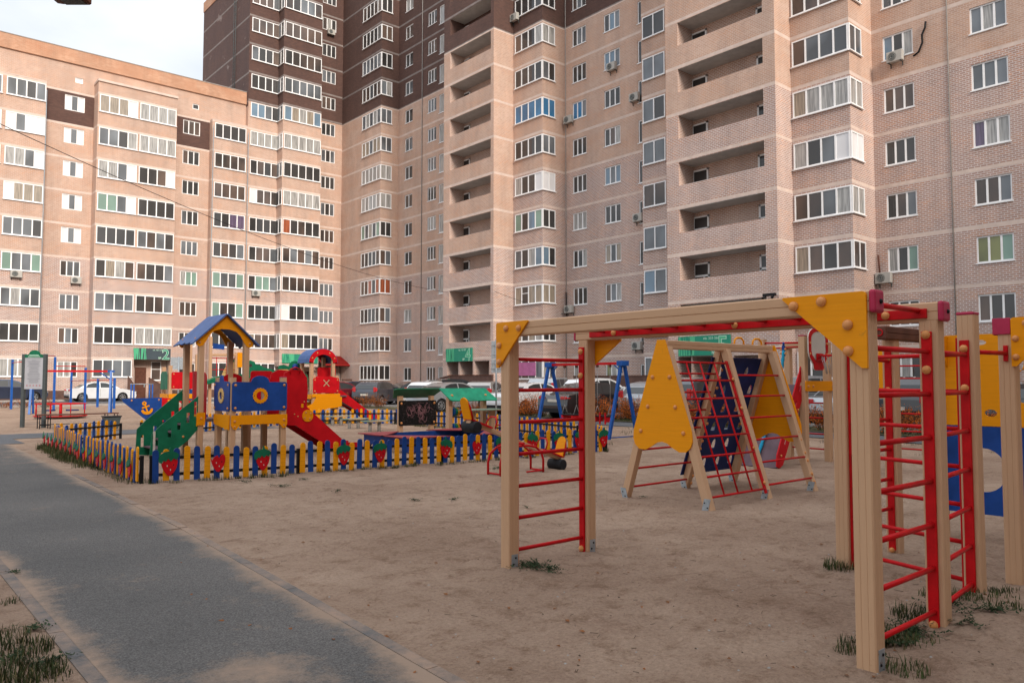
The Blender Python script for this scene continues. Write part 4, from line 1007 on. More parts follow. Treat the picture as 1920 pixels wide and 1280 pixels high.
def foot(parent, x, y, z, n):
    b = MB(); s = .055
    if n == 'x': b.box((x-s-.004, y-.045, z-.05), (x-s+.001, y+.045, z+.11))
    else: b.box((x-.03, y-s-.004, z-.05), (x+.04, y-s+.001, z+.11))
    o = b.build('steel_bracket', [galv], parent)
    for dz in (.03, .08):
        bolt(parent, (x-s-.004, y+(.02 if dz > .05 else -.02), z+dz) if n == 'x' else (x+(.015 if dz > .05 else -.01), y-s-.004, z+dz), (-1, 0, 0) if n == 'x' else (0, -1, 0), .009, blk)
W = .112
mbx = empty('monkey_bars', (4.2, 1.9, 0), 'big timber monkey bars with red rungs and orange corner plates, nearest to the camera', 'climbing frame')
R0 = Vector(mbx.location)
x1, x2, y1, y2 = 4.27, 5.21, 1.97, 4.98
for (x, y) in ((x1, y1), (x2, y1), (x1, y2), (x2, y2)): post(mbx, x, y, -.1, 1.925 if y == y2 or x == x1 else 1.93, W)
for x in (x1, x2):
    beam(mbx, (x, y1-.06, 1.985), (x, y2+.09, 1.985), .108, .12)
    c = MB(); c.box((x-.062, y1-.095, 1.922), (x+.062, y1-.058, 2.05)); c.build('beam_cap', [pink], mbx, bev=.016)
    bolt(mbx, (x+.01, y1-.095, 1.985), (0, -1, 0), .014, blk)
    c = MB(); c.box((x-.06, y2+.09, 1.924), (x+.06, y2+.115, 2.048)); c.build('beam_cap', [pink], mbx, bev=.01)
    # red flat rail on the inner side of each beam, carries the overhead rungs
    sx = 1 if x == x1 else -1
    c = MB(); c.box((x+sx*.054, y1+.0, 1.945), (x+sx*.074, y2-.1, 2.005)) if sx > 0 else c.box((x-.074, y1+.0, 1.945), (x-.054, y2-.1, 2.005))
    c.build('rung_rail', [red], mbx, bev=.003)
    for yy in (y1+.25, 3.35, y2-.4): bolt(mbx, (x+sx*.074, yy, 1.975), (sx, 0, 0), .026)
for k in range(11): rod(mbx, (x1+.07, 2.02+k*.268, 1.995), (x2-.07, 2.02+k*.268, 1.995), .0165, 'overhead_rung')
gusset(mbx, x1-.056, y1-.052, y1+.44, 2.04, 1.62); gusset(mbx, x1-.056, y2+.095, y2-.30, 2.045, 1.66)
gusset(mbx, x2+.076, y2+.05, y2-.36, 1.925, 1.66)
for (yy, zz) in ((y1+.37, 1.985), (y1+.20, 2.0), (y1+.05, 1.86), (y1+.05, 1.715)): bolt(mbx, (x1-.074, yy, zz), (-1, 0, 0), .029)
for (yy, zz) in ((y2-.20, 1.985), (y2-.04, 1.99), (y2+.05, 1.85), (y2+.05, 1.71)): bolt(mbx, (x1-.074, yy, zz), (-1, 0, 0), .027)
for y in (y1, y2):
    rail(mbx, (x2-.056, y+.005, -.02), (0, 0, 1.86), .062, .02)
    c = MB(); c.box((x1+.056, y-.03, -.02), (x1+.076, y+.03, 1.86)); c.build('side_rail', [red], mbx, bev=.003)
    for z in RZ: rod(mbx, (x1+.05, y, z), (x2-.06, y, z), .0165)
    for z in (.03, 1.60, 1.82): bolt(mbx, (x2-.076, y+.005, z if y == y2 else z+.02), (-1, 0, 0), .027)
foot(mbx, x1, y1, 0, 'y'); foot(mbx, x1, y2, 0, 'y'); foot(mbx, x2, y2, 0, 'y')
settle(mbx)
# ---- second climbing frame behind it: three ladders round a square
cf = empty('climbing_frame', (6.12, 1.93, 0), 'timber climbing frame with three red ladders, joined behind the near monkey bars', 'climbing frame')
fx, fy, dx_, dy_, hx, hy = 6.10, 2.06, 6.37, 3.13, 7.33, 3.13
P = dict(F=(fx, fy), D=(dx_, dy_), H=(hx, hy))
post(cf, *P['F'], -.1, 2.02, W, cap=pink); post(cf, *P['D'], -.1, 2.0, W, cap=pink); post(cf, *P['H'], -.1, 1.93, W)
rail(cf, (fx-.056, fy+.005, -.0), (0, 0, 1.84), .062); rail(cf, (hx-.056, hy, .02), (0, 0, 1.84), .06)
c = MB(); c.box((dx_-.02, dy_-.076, .02), (dx_+.04, dy_-.056, 1.86)); c.build('side_rail', [red], cf, bev=.003)
c = MB(); c.box((fx-.03, fy+.056, .02), (fx+.03, fy+.076, 1.86)); c.build('side_rail', [red], cf, bev=.003)
for z in RZ:
    rod(cf, (x2+.05, y1+.01, z), (fx-.06, fy, z)); rod(cf, (dx_, dy_-.06, z+.005), (fx, fy+.06, z+.005)); rod(cf, (dx_+.05, dy_, z), (hx-.05, hy, z))
for z in (.05, 1.50, 1.78): bolt(cf, (fx-.076, fy+.005, z), (-1, 0, 0), .027); bolt(cf, (hx-.076, hy, z-.03), (-1, 0, 0), .024)
bb = beam(cf, (7.1, 3.11, 1.985), (8.36, 3.11, 1.985), .11, .12, mat=brown)
c = MB(); c.box((7.06, 3.05, 1.925), (7.1, 3.17, 2.045)); c.build('beam_cap', [brown], cf, bev=.012)
c = MB(); c.tube([(7.055+0, 3.11+.03*math.cos(t*.7), 1.985+.03*math.sin(t*.7)) for t in range(10)], .006, 5); c.build('round_emblem', [red], cf)
settle(cf)
# ---- orange and blue wall with crawl hole, and the frame post in front of it
wl = empty('play_wall', (8.3, 2.5, 0), 'tall orange and blue play wall with a round crawl hole, at the right edge', 'play panel')
post(wl, 8.3, 3.1, -.1, 1.93, .13)
gu = MB(); gu.prism([(8.0, 1.99), (8.42, 1.99), (8.42, 1.57), (8.38, 1.57)], (0, 2.985, 0), (1, 0, 0), ZV, (0, 1, 0), .018); gu.build('corner_plate', [yel], wl, bev=.003)
for x, z in ((8.14, 1.93), (8.34, 1.93), (8.385, 1.76), (8.385, 1.65)): bolt(wl, (x, 2.985, z), (0, -1, 0), .022)
ry0, ry1 = 3.02, 1.35
def circ(cx, cy, rx, ry, n=20): return [(cx+rx*math.cos(2*math.pi*k/n), cy+ry*math.sin(2*math.pi*k/n)) for k in range(n)]
slots = [circ(2.62, 1.245, .055, .035, 12), circ(2.80, 1.40, .05, .035, 12), circ(2.70, 1.92, .06, .025, 12), circ(2.79, 1.70, .045, .035, 12), circ(2.33, 1.50, .12, .16, 16), circ(2.38, 1.75, .05, .12, 12)]
plateX(wl, 'upper_panel', 8.3, [(ry1, 1.12), (ry0, 1.12), (ry0, 1.98), (ry0-.02, 2.0), (ry1, 2.0)], yel, .02, holes=slots)
plateX(wl, 'lower_panel', 8.3, [(ry1, .28), (ry0, .28), (ry0, 1.115), (ry1, 1.115)], navy if 0 else blu, .02, holes=[circ(2.70, .70, .20, .21, 24), circ(2.15, .55, .05, .02, 8)])
c = MB(); c.box((8.302, 1.4, .55), (8.36, 2.5, .62)); c.build('back_batten', [timber], wl)
foot(wl, 8.3-.01, 3.1, .06, 'x')
settle(wl)
bf = empty('bar_frame', (6.75, 2.0, 0), 'timber post frame with orange corner plate and red chin bar, cut by the right edge', 'climbing frame')
post(bf, 6.75, 2.0, -.1, 1.905, W); post(bf, 6.75, -.9, -.1, 1.905, W)
beam(bf, (6.75, 2.06, 1.965), (6.75, -.97, 1.965), .108, .12)
c = MB(); c.box((6.69, 2.06, 1.90), (6.81, 2.09, 2.03)); c.build('beam_cap', [pink], bf, bev=.012)
c = MB(); c.box((6.682, 1.965, 1.905), (6.695, 2.088, 2.03)); c.build('beam_cap', [pink], bf, bev=.004)
gusset(bf, 6.75-.058, 1.96, 1.56, 2.03, 1.66); gusset(bf, 6.75-.058, -.95, -.55, 2.03, 1.66)
for (yy, zz) in ((1.86, 1.985), (1.78, 1.985), (1.93, 1.87), (1.93, 1.73)): bolt(bf, (6.674, yy, zz), (-1, 0, 0), .024)
rod(bf, (fx+.05, fy, 1.76), (6.75-.07, 2.0, 1.76), .017, 'chin_bar')
c = MB(); c.box((6.672, 1.985, 1.70), (6.695, 2.015, 1.82)); c.build('bar_plate', [red], bf, bev=.003)
settle(bf)
# ------------------------------------------------------------------ triangular climber
af = empty('triangle_climber', (8.0, 5.7, 0), 'timber A-shaped climber with heart-like orange end plate, red grid net and navy climbing board', 'climbing frame')
yf, yb, ya, zt = 5.62, 6.92, 6.27, 2.0
XS = (8.0, 9.3, 10.5)
def on(yfoot, t): return (yfoot+(ya-yfoot)*t*.93, t*zt)
for x in XS:
    for yy in (yf, yb):
        s = 1 if yy == yb else -1
        b = MB(); b.bar((x, yy+s*.03, -.06), (x, ya+s*.045, zt-.02), .10, .10, up=Vector((1, 0, 0))); b.build('leg', [timber], af, bev=.006)
        c = MB(); c.obox((x-.053, yy, .05), (.004, 0, 0), (0, .045, 0), (0, -.02*s*-1, .075)); c.build('foot_bracket', [galv], af)
        for dz in (.02, .075): bolt(af, (x-.058, yy+(.02 if dz > .05 else -.02), dz), (-1, 0, 0), .009, blk)
b = beam(af, (8.02, ya, zt+.02), (10.52, ya, zt+.02), .10, .11, 'ridge_beam')
hp = [(ya+.06, 2.08), (ya-.06, 2.08), (ya-.46, .92), (ya-.47, .80), (ya-.44, .72), (ya-.37, .665), (ya-.27, .66), (ya-.18, .70), (ya-.08, .76), (ya, .775), (ya+.08, .76), (ya+.18, .70), (ya+.27, .66), (ya+.37, .665), (ya+.44, .72), (ya+.47, .80), (ya+.46, .92)]
plateX(af, 'end_plate', 8.0-.052, [(2*ya-p, z) for p, z in hp][::-1] if 0 else hp[::-1], yel, .018)
for d, z in ((.13, 1.60), (.22, 1.22), (.34, .90)):
    for s in (1, -1): bolt(af, (7.93, ya+s*d*(1.05 if z > 1.5 else 1), z), (-1, 0, 0), .027)
plateX(af, 'end_plate', 10.5+.072, hp[::-1], yel, .018)
# red grid on the front slope, first bay
sl = Vector((0, ya-yf, zt)).normalized()
def fs(t): return Vector((0, yf+(ya-yf)*t-.06, .02+zt*t*.97))
c = MB(); c.bar(fs(.03)+Vector((9.22, 0, 0)), fs(.93)+Vector((9.22, 0, 0)), .05, .02, up=Vector((0, 1, .3))); c.build('side_rail', [red], af, bev=.003)
for k in range(8): rod(af, fs(.06+k*.122)+Vector((8.05, 0, 0)), fs(.06+k*.122)+Vector((9.24, 0, 0)), .014)
for x0_, x1_ in ((8.30, 8.30), (8.60, 8.60), (8.92, 8.92)):
    rod(af, fs(.06)+Vector((x0_, 0, 0)), fs(.91)+Vector((x1_, 0, 0)), .012, 'grid_bar')
for t in (.1, .33, .6, .8): bolt(af, fs(t)+Vector((9.22, -.02, 0)), (0, -1, .35), .022)
for k in range(6):
    rod(af, fs(.08+k*.15)+Vector((9.34, 0, 0)), fs(.08+k*.15)+Vector((10.46, 0, 0)), .014)
    for dt in (-.028, .028): bolt(af, fs(.08+k*.15+dt)+Vector((10.5, -.0, 0)), (0, -1, .35), .024)
def bs(t): return Vector((0, yb-(yb-ya)*t+.0, zt*t*.97))
for k in range(7):
    rod(af, bs(.07+k*.13)+Vector((8.05, 0, 0)), bs(.07+k*.13)+Vector((9.26, 0, 0)), .014)
    for dt in (-.028, .028): bolt(af, bs(.07+k*.13+dt)+Vector((9.3, -.06, 0)), (0, -1, -.2), .022)
bd = MB(); q = [bs(.10)+Vector((9.19, .075, 0)), bs(.10)+Vector((10.50, .075, 0)), bs(.97)+Vector((10.50, .075, 0)), bs(.97)+Vector((9.19, .075, 0))]
nrm = (q[1]-q[0]).cross(q[3]-q[0]).normalized()
Lw, Lh = (q[1]-q[0]).length, (q[3]-q[0]).length
hs = []
RH = random.Random(3)
for r in range(7):
    for cix in range(4):
        cx = .15+cix*.34+(.12 if r % 2 else 0); cy = .17+r*.28
        if cx < Lw-.08 and cy < Lh-.12: hs.append([(cx-.05, cy-.065), (cx+.055, cy-.065), (cx+.05, cy+.02), (cx+.03, cy+.065), (cx-.01, cy+.075), (cx-.04, cy+.03)])
bd.prism([(0, 0), (Lw, 0), (Lw, Lh), (0, Lh)], q[0], (q[1]-q[0]).normalized(), (q[3]-q[0]).normalized(), -nrm, .01, holes=hs); bd.build('climbing_board', [navy], af)
c = MB(); c.box((9.25, yb-.1, .25), (9.28, yb+.1, .3)); 
for x in (9.75, 10.22):
    b = MB(); b.tube([(x-.12, ya+.03, zt+.06), (x-.1, ya+.03, zt+.14), (x-.04, ya+.03, zt+.17), (x+.06, ya+.03, zt+.17), (x+.12, ya+.03, zt+.13), (x+.13, ya+.03, zt+.06)], .014, 8); b.build('grab_handle', [yel], af)
settle(af)
# ------------------------------------------------------------------ basketball tower with rope ramp
bt = empty('basketball_tower', (13.5, 7.36, 0), 'timber climbing tower with basketball backboard, blue knotted rope and plum ramp, behind the triangular climber', 'climbing frame')
for (x, y, h, cp) in ((13.5, 7.36, 2.38, pink), (14.4, 7.36, 2.3, None), (13.5, 8.2, 2.36, None), (14.45, 8.2, 2.3, None)): post(bt, x, y, -.1, h, .125, cap=cp)
foot(bt, 13.5, 7.36, 0, 'y'); foot(bt, 14.4, 7.36, 0, 'y')
beam(bt, (14.4, 7.4, 2.25), (14.4, 8.2, 2.25), .1, .1)
plateY(bt, 'front_board', 7.29, rrect(13.42, 1.36, 14.5, 1.55, .03), yel, .02)
for x in (13.5, 13.68, 14.42): bolt(bt, (x, 7.27, 1.45), (0, -1, 0), .025)
rod(bt, (13.5, 7.36, 2.26), (13.5, 8.2, 2.28), .018, 'chin_bar'); rod(bt, (13.5, 7.42, 2.19), (13.5, 8.1, 2.17), .014, 'chin_bar'); rod(bt, (13.56, 8.2, 2.2), (14.4, 8.2, 2.2), .014, 'chin_bar')
for z in (.23, .52, .83, 1.12): rod(bt, (14.4, 7.42, z), (14.45, 8.15, z), .015)
out = arc(13.73, 2.36, .36, 0, 180, 12, ry=.19)+[(13.37, 2.1), (13.40, 2.0), (13.53, 1.86), (13.55, 1.78), (13.59, 1.75), (13.87, 1.75), (13.91, 1.78), (13.93, 1.86), (14.06, 2.0), (14.09, 2.1)]
o = plateY(bt, 'backboard', 7.20, out, wdirty, .022)
inn = [(13.73+(x-13.73)*.70, 2.17+(z-2.17)*.72) for x, z in out[:18]]+[]
rim = MB(); inn = arc(13.73, 2.33, .27, 0, 180, 12, ry=.14)+[(13.46, 2.1), (13.49, 2.03), (13.61, 1.93), (13.85, 1.93), (13.97, 2.03), (14.00, 2.1)]
rim.prism(out, (0, 7.17, 0), (1, 0, 0), ZV, (0, 1, 0), .007, holes=[inn]); rim.build('red_border', [red], bt)
for x, z in ((13.41, 2.25), (13.41, 2.05), (14.04, 2.25), (14.04, 2.05)): bolt(bt, (x, 7.17, z), (0, -1, 0), .022)
b = MB(); b.box((13.61, 7.14, 1.93), (13.85, 7.16, 2.06)); b.tube([(13.73+.19*math.cos(t*math.pi/12), 6.93+.19*math.sin(t*math.pi/12), 2.02) for t in range(25)], .012, 8, cap=False); b.tube([(13.67, 7.15, 1.97), (13.62, 7.0, 2.01)], .008, 6); b.tube([(13.79, 7.15, 1.97), (13.84, 7.0, 2.01)], .008, 6); b.build('hoop', [red], bt)
b = MB()
for k in range(10):
    a0 = k*.628
    b.tube([(13.73+.18*math.cos(a0), 6.93+.18*math.sin(a0), 2.0), (13.73+.13*math.cos(a0+.3), 6.93+.13*math.sin(a0+.3), 1.83), (13.73+.09*math.cos(a0+.1), 6.93+.09*math.sin(a0+.1), 1.68)], .007, 4)
b.build('torn_net', [ropew], bt)
# ramp
rb = MB(); d = Vector((-.85, 0, -1.42)).normalized(); rb.obox(Vector((13.02, 7.78, .74)), d*.86, Vector((0, .38, 0)), d.cross(Vector((0, 1, 0)))*.012); rb.build('ramp_board', [plum], bt)
for y in (7.38, 8.17):
    b = MB(); b.prism([(12.54, .04), (12.62, -.0), (12.74, .05), (13.52, 1.32), (13.52, 1.92), (13.46, 1.86), (12.56, .24)], (0, y-.012, 0), (1, 0, 0), ZV, (0, 1, 0), .024, holes=[[(12.80, .42), (12.85, .40), (12.98, .66), (12.93, .68)], [(13.10, .93), (13.15, .91), (13.28, 1.17), (13.23, 1.19)], [(13.33, 1.36), (13.38, 1.34), (13.46, 1.52), (13.41, 1.54)]]); b.build('ramp_side', [redp], bt)
for x, z in ((12.68, .22), (12.95, .72), (13.3, 1.02)): bolt(bt, (x, 7.366, z), (0, -1, 0), .022)
b = MB(); pts = []
for k in range(30):
    t = k/29; p = Vector((13.45, 7.72, 2.1)).lerp(Vector((13.36, 7.76, 1.42)), min(1, t/.4)) if t < .4 else Vector((13.36, 7.76, 1.42)).lerp(Vector((12.66, 7.80, .20)), (t-.4)/.6)
    pts.append(p+Vector((0, 0, .03)))
b.tube(pts, .03, 8, radii=[.026+.008*(k % 2) for k in range(30)])
for a0 in range(9): b.tube([pts[-1], pts[-1]+Vector((-.03-.03*random.random(), .08*math.cos(a0), -.10-.06*random.random()))], .013, 5)
b.build('climbing_rope', [teal], bt)
b = MB(); b.box((13.43, 7.70, 2.02), (13.47, 7.75, 2.22)); b.tube([(13.45, 7.725, 2.22), (13.45, 7.725, 2.28)], .02, 8); b.build('rope_clamp', [blu], bt)
for z in (2.07, 2.15):
    for s in (-1, 1): bolt(bt, (13.44, 7.725+s*.045, z), (-1, 0, 0), .022)
settle(bt)
# distant red ladders seen between the near posts
for (px, dep, lab) in ((1697, 15.5, 'small red wall ladder far behind the nearest timber post at the right'),):
    c0 = pd(px, dep); o = empty('wall_ladder', c0, lab, 'ladder')
    for s in (-.55, .32): post(o, 0, s, -.1, 2.2, .11)
    for z in (.2, .55, .9, 1.25, 1.6, 1.85): rod(o, (0, -.5, z), (0, .3, z), .016)
    b = MB(); b.tube([(-.1, -.5, .2), (-.1, -.5, 1.4), (-.14, -.46, 1.7), (-.2, -.4, 1.85)], .02, 8); b.build('curved_rail', [red], o)
    plateX(o, 'side_plate', -.06, rrect(.36, 1.2, .5, 2.25, .02), yel)
# ------------------------------------------------------------------ picket fences
def picket_mesh(w_, h, t=.022):
    r = w_/2; b = MB(); b.prism([(-r, 0), (r, 0)]+arc(0, h-r, r, 0, 180, 8), (0, 0, 0), (1, 0, 0), ZV, (0, -1, 0), t); return b
pk = {}
for nm, m in (('y', yelw), ('b', blu), ('by', yelw)): pk[nm] = [picket_mesh(.088, h).data('picket', [m]) for h in (.50, .52, .48)]
def berry(parent, p, ex, s=1.0, leafy=True, nrm=None, mir=1, label=None):
    """cut-out strawberry: red body with pips, green leaf cap"""
    n = nrm; b = MB()
    body = [(-.095, .20), (-.075, .165), (-.045, .215), (-.005, .235), (.02, .19), (.045, .235), (.075, .25), (.10, .22), (.105, .17), (.09, .10), (.055, .04), (.02, .0), (-.01, .005), (-.045, .05), (-.08, .12)]
    body = [(x*s*mir, z*s) for x, z in body]
    b.prism(body, p, ex, ZV, n, .016)
    for (x, z) in ((-.02, .13), (.02, .08), (.055, .14)):
        b.prism([((x-.008)*s*mir, z*s), (x*s*mir, (z-.014)*s), ((x+.008)*s*mir, z*s), (x*s*mir, (z+.014)*s)], Vector(p)+n*.0165, ex, ZV, n, .001, m=(1 if x < .05 else 2))
    o = b.build('strawberry', [redp, wdirty, blk], parent)
    if leafy:
        g = MB(); lf = [(-.115, .17), (-.085, .165), (-.07, .20), (-.04, .185), (-.01, .225), (.02, .185), (.055, .225), (.085, .2), (.11, .245), (.115, .27), (.08, .30), (.03, .315), (.02, .36), (.0, .36), (0, .315), (-.06, .305), (-.11, .27), (-.125, .22)]
        g.prism([(x*s*mir, z*s) for x, z in lf], Vector(p)+n*.017, ex, ZV, n, .012); g.build('leaf', [grn], o)
    return o
def fence(p, q, step, face, label, berries=(), rails=True, start='b', seed=1, posts=(0, 1), nameg='low picket fences round the small children\'s yard', rail_front=False, hs=1.0, carrots=0, z=0.0):
    P0 = Vector((p[0], p[1], z)); P1 = Vector((q[0], q[1], z)); d = P1-P0; Ln = d.length; d.normalize()
    n = Vector((face[0], face[1], 0)); R = random.Random(seed)
    o = empty('picket_fence', P0, label, 'fence', nameg)
    N_ = int((Ln-.11)/step); ang = math.atan2(d.y, d.x)
    off = -n*.03 if not rail_front else n*.03
    for zz in (.12, .37):
        b = MB(); b.bar(off+ZV*zz, off+d*Ln+ZV*zz, .03, .045); b.build('rail', [blk], o)
    for t in posts:
        b = MB(); b.bar(d*Ln*t+off*1.3-ZV*.1, d*Ln*t+off*1.3+ZV*.42, .05, .05, up=d); b.build('fence_post', [blk], o)
    cs = 'by' if start == 'b' else 'yb'
    for k in range(N_+1):
        c_ = cs[k % 2]; me = pk[c_][R.randrange(3)]
        w_ = bpy.data.objects.new('picket', me); COL.objects.link(w_); w_.parent = o
        flipn = (d.cross(ZV)).dot(n) < 0
        w_.location = d*(k*step+.05)+ZV*(R.uniform(-.02, .015)+.02)+(n*-.0 if not flipn else Vector((0, 0, 0))); w_.rotation_euler = (R.uniform(-.02, .02), R.uniform(-.02, .02), ang+(math.pi if flipn else 0)); w_.scale = (1, 1, hs)
    for (s, leafy, sc) in berries:
        berry(o, d*s+n*.03+ZV*(.10 if leafy else .12), d if d.cross(ZV).dot(n) > 0 else -d, sc, leafy, n, R.choice((1, 1, -1)))
    return o
# front fence: nearly along x; berries where the photo has them
def sfront(px): 
    a = gp(px, 890).xy; return None
FP = [(3.58, 12.52), (5.81, 12.19), (8.61, 11.99), (12.85, 11.68)]
def s_on(p, q, px):
    """distance along p-q at which the fence crosses the sight line through column px"""
    P0, P1 = Vector(p), Vector(q); r = ray(px, 714); r = Vector((r.x, r.y)); d = (P1-P0).normalized()
    den = d.x*r.y-d.y*r.x; t = (-P0.x*r.y+P0.y*r.x)/den; return t
ber = [(318, True, 1.2), (409, False, 1.1), (492, True, 1.1), (643, True, 1.1), (711, True, 1.1), (834, True, 1.1), (893, False, 1.05), (937, True, 1.1), (995, True, 1.15), (1044, True, 1.15), (1083, True, 1.15), (1128, True, 1.2)]
for i in range(3):
    p, q = FP[i], FP[i+1]; L_ = (Vector(q)-Vector(p)).length
    bs_ = [(s_on(p, q, px), lf, sc) for px, lf, sc in ber]; bs_ = [b for b in bs_ if 0 <= b[0] < L_]
    fence(p, q, .148, (0, -1), ['near picket fence stretch at the corner, in front of the blue-roofed tower', 'picket fence stretch below the red slide, yellow and blue pickets with strawberries', 'picket fence stretch behind the seesaw, ending at the swing'][i], bs_, seed=i+2, start='by'[i % 2], posts=(0, .99) if i == 2 else (0,))
o = fence((3.42, 12.62), (3.50, 16.6), .15, (-1, 0), 'near half of the side fence seen edge-on beside the path', seed=7, posts=(0, 1), start='y')
for k in range(8): berry(o, Vector((-.035, .35+k*.5, .07)), Vector((0, -1, 0)), .85, True, Vector((-1, 0, 0)))
o = fence((3.50, 16.72), (3.82, 21.1), .15, (-1, 0), 'far half of the side fence beside the path, grass at its foot', seed=8, posts=(0, 1), start='b')
for k in range(8): berry(o, Vector((-.035+.03*k*.5, .35+k*.53, .07)), Vector((0, -1, 0)), .85, True, Vector((-1, 0, 0)))
fence((3.95, 21.2), (5.65, 22.75), .17, (.67, -.74), 'short rear fence left of the gap, rails facing the camera', rail_front=True, seed=9, start='y')
fence((6.2, 22.85), (9.0, 24.5), .17, (.5, -.86), 'rear fence right of the gap, under the blue ship bow', rail_front=True, seed=10, start='y')
fence((9.0, 24.5), (12.6, 26.4), .17, (.46, -.88), 'rear fence behind the play tower', rail_front=True, seed=11, start='b')
fence((12.6, 26.4), (15.24, 24.14), .155, (-.65, -.76), 'rear fence below the red arched tower, behind the low benches', rail_front=True, seed=12, start='y')
fence((15.24, 24.14), (15.45, 19.3), .155, (-1, 0), 'far side fence behind the chalkboard', rail_front=True, seed=13, start='b')
fence((15.45, 19.3), (14.25, 13.91), .155, (-.97, .22), 'far side fence behind the seesaw', rail_front=True, seed=14, start='y')
fence((14.25, 13.91), (12.95, 11.75), .155, (-.86, .5), 'last fence stretch closing the yard at the swing corner', rail_front=True, seed=15, start='b')
# dark picket box at the fence corner
# ------------------------------------------------------------------ play tower with the blue gable roof
def bolts4(root, face, pl, a0, a1, z0, z1, i=.05, r=.026):
    for a in (a0+i, a1-i):
        for z in (z0+i, z1-i): bolt(root, (pl, a, z) if face == 'x' else (a, pl, z), (-1, 0, 0) if face == 'x' else (0, -1, 0), r)
def ringflower(root, face, pl, a, z, R_=.16, m=None):
    """scalloped ring round a porthole"""
    pts = []
    for k in range(72):
        t = 2*math.pi*k/72; r = R_*(1+.045*math.cos(16*t)); pts.append((a+r*math.cos(t), z+r*math.sin(t)))
    f = plateX if face == 'x' else plateY
    f(root, 'porthole_ring', pl, pts, m or yel, .014, holes=[circ(a, z, R_*.55, R_*.55, 24)])
    for s in (-1, 1):
        p = (pl-.014, a+s*R_*.8, z) if face == 'x' else (a+s*R_*.8, pl-.014, z); bolt(root, p, (-1, 0, 0) if face == 'x' else (0, -1, 0), .008, blk)
t1 = empty('play_tower', (15.9, 16.4, 0), 'timber play tower with blue gable roof, green stair sides and blue panels with orange rings', 'play tower')
t1.location = (5.6, 16.4, 0)
PX = [(5.6, 16.4), (6.55, 16.4), (5.6, 17.3), (6.55, 17.3)]
for x, y in PX: post(t1, x, y, -.1, 2.42, .115)
for x, y, h in ((5.93, 15.5, 1.62), (7.0, 15.5, 1.62), (6.98, 16.4, 1.62), (6.98, 17.3, 1.62)): post(t1, x, y, -.1, h, .115, cap=pink if x > 6.9 and y < 16 else None)
post(t1, 5.93, 16.25, -.1, 1.62, .115)
# roof: two thick boards, orange gable arches
zr, ze, xm = 2.95, 2.44, 6.075
for s, nm in ((-1, 0), (1, 1)):
    b = MB(); top = Vector((xm, 0, zr)); ev = Vector((xm+s*.70, 0, ze-.14)); dd = ev-top; up = Vector((-dd.z*-1 if 0 else 0, 0, 0))
    nn = dd.normalized().cross(Vector((0, 1, 0))); nn = nn if nn.z > 0 else -nn; ll = dd.length
    pr = [(0, 0), (ll, .0), (ll+.02, .10), (ll-.06, .22), (ll-.02, .30), (ll, .40), (ll-.05, .55), (ll+.01, .66), (ll-.03, .84), (ll+.0, 1.0), (ll+.03, 1.15), (0, 1.15)]
    b.prism(pr, Vector((xm, 16.23, zr)), dd.normalized(), Vector((0, 1, 0)), nn, .025); b.build('roof_slope', [roofb], t1)
    for yy in (16.42, 17.2):
        q = Vector((xm, yy, zr))+dd.normalized()*(ll*.82)+nn*.025; bolt(t1, q, nn, .02)
gab = [(x*.90, z*1.04) for x, z in [(-.68, -.56), (-.66, -.62), (-.60, -.66), (-.52, -.64), (-.45, -.56), (-.36, -.42), (-.26, -.34), (-.10, -.295), (.10, -.295), (.26, -.34), (.36, -.42), (.45, -.56), (.52, -.64), (.60, -.66), (.66, -.62), (.68, -.56), (0, .03)]]
for yy in (16.33, 17.40):
    b = MB(); b.prism(gab, (xm, yy, zr-.0), (1, 0, 0), ZV, (0, 1, 0), .022); b.build('gable_arch', [yel], t1)
for s in (-1, 1): bolt(t1, (xm+s*.53, 16.33, zr-.60), (0, -1, 0), .026)
# deck and panels
b = MB(); b.prism([(5.93, 15.5), (7.0, 15.5), (7.0, 17.3), (5.6, 17.3), (5.6, 16.4), (5.93, 16.4)], (0, 0, .70), (1, 0, 0), (0, 1, 0), ZV, .06); b.build('deck', [plum], t1)
fr = [(5.93, .58), (5.88, .66), (5.88, .86), (7.06, .86), (7.06, .66), (7.03, .58), (6.97, .57), (6.93, .62), (6.88, .67), (6.06, .67), (6.02, .62), (5.98, .57)]
plateY(t1, 'deck_board', 15.43, fr, yel, .022)
plateX(t1, 'deck_board', 5.865, [(15.46, .57), (16.28, .66), (16.30, .87), (15.44, .87)][::1], yel, .022)
plateX(t1, 'deck_board', 5.53, [(16.32, .62), (16.48, .62), (16.48, .86), (16.32, .86)], yel, .02)
plateY(t1, 'deck_board', 16.33, [(5.52, .64), (5.68, .64), (5.68, .9), (5.52, .9)], yel, .02)
for x in (5.95, 6.99): bolt(t1, (x, 15.408, .74), (0, -1, 0), .026); bolt(t1, (x, 15.408, .63), (0, -1, 0), .02)
bolt(t1, (5.60, 16.31, .78), (0, -1, 0), .026); bolt(t1, (5.51, 16.4, .78), (-1, 0, 0), .026)
bp_ = rrect(5.89, .94, 7.05, 1.53, .05)
q = arc(7.0, 1.48, .05, 0, 90, 4)+[(6.66, 1.53)]+arc(6.47, 1.53, .19, 0, 180, 14, ry=.13)[1:-1]+[(6.28, 1.53)]+arc(5.94, 1.48, .05, 90, 180, 4)+arc(5.94, .99, .05, 180, 270, 4)+arc(7.0, .99, .05, 270, 360, 4)
plateY(t1, 'ring_panel', 15.43, q, blu, .02, holes=[circ(6.47, 1.25, .085, .085, 24)]); ringflower(t1, 'y', 15.41, 6.47, 1.25, .155)
bolts4(t1, 'y', 15.41, 5.89, 7.05, .94, 1.53, .065, .027)
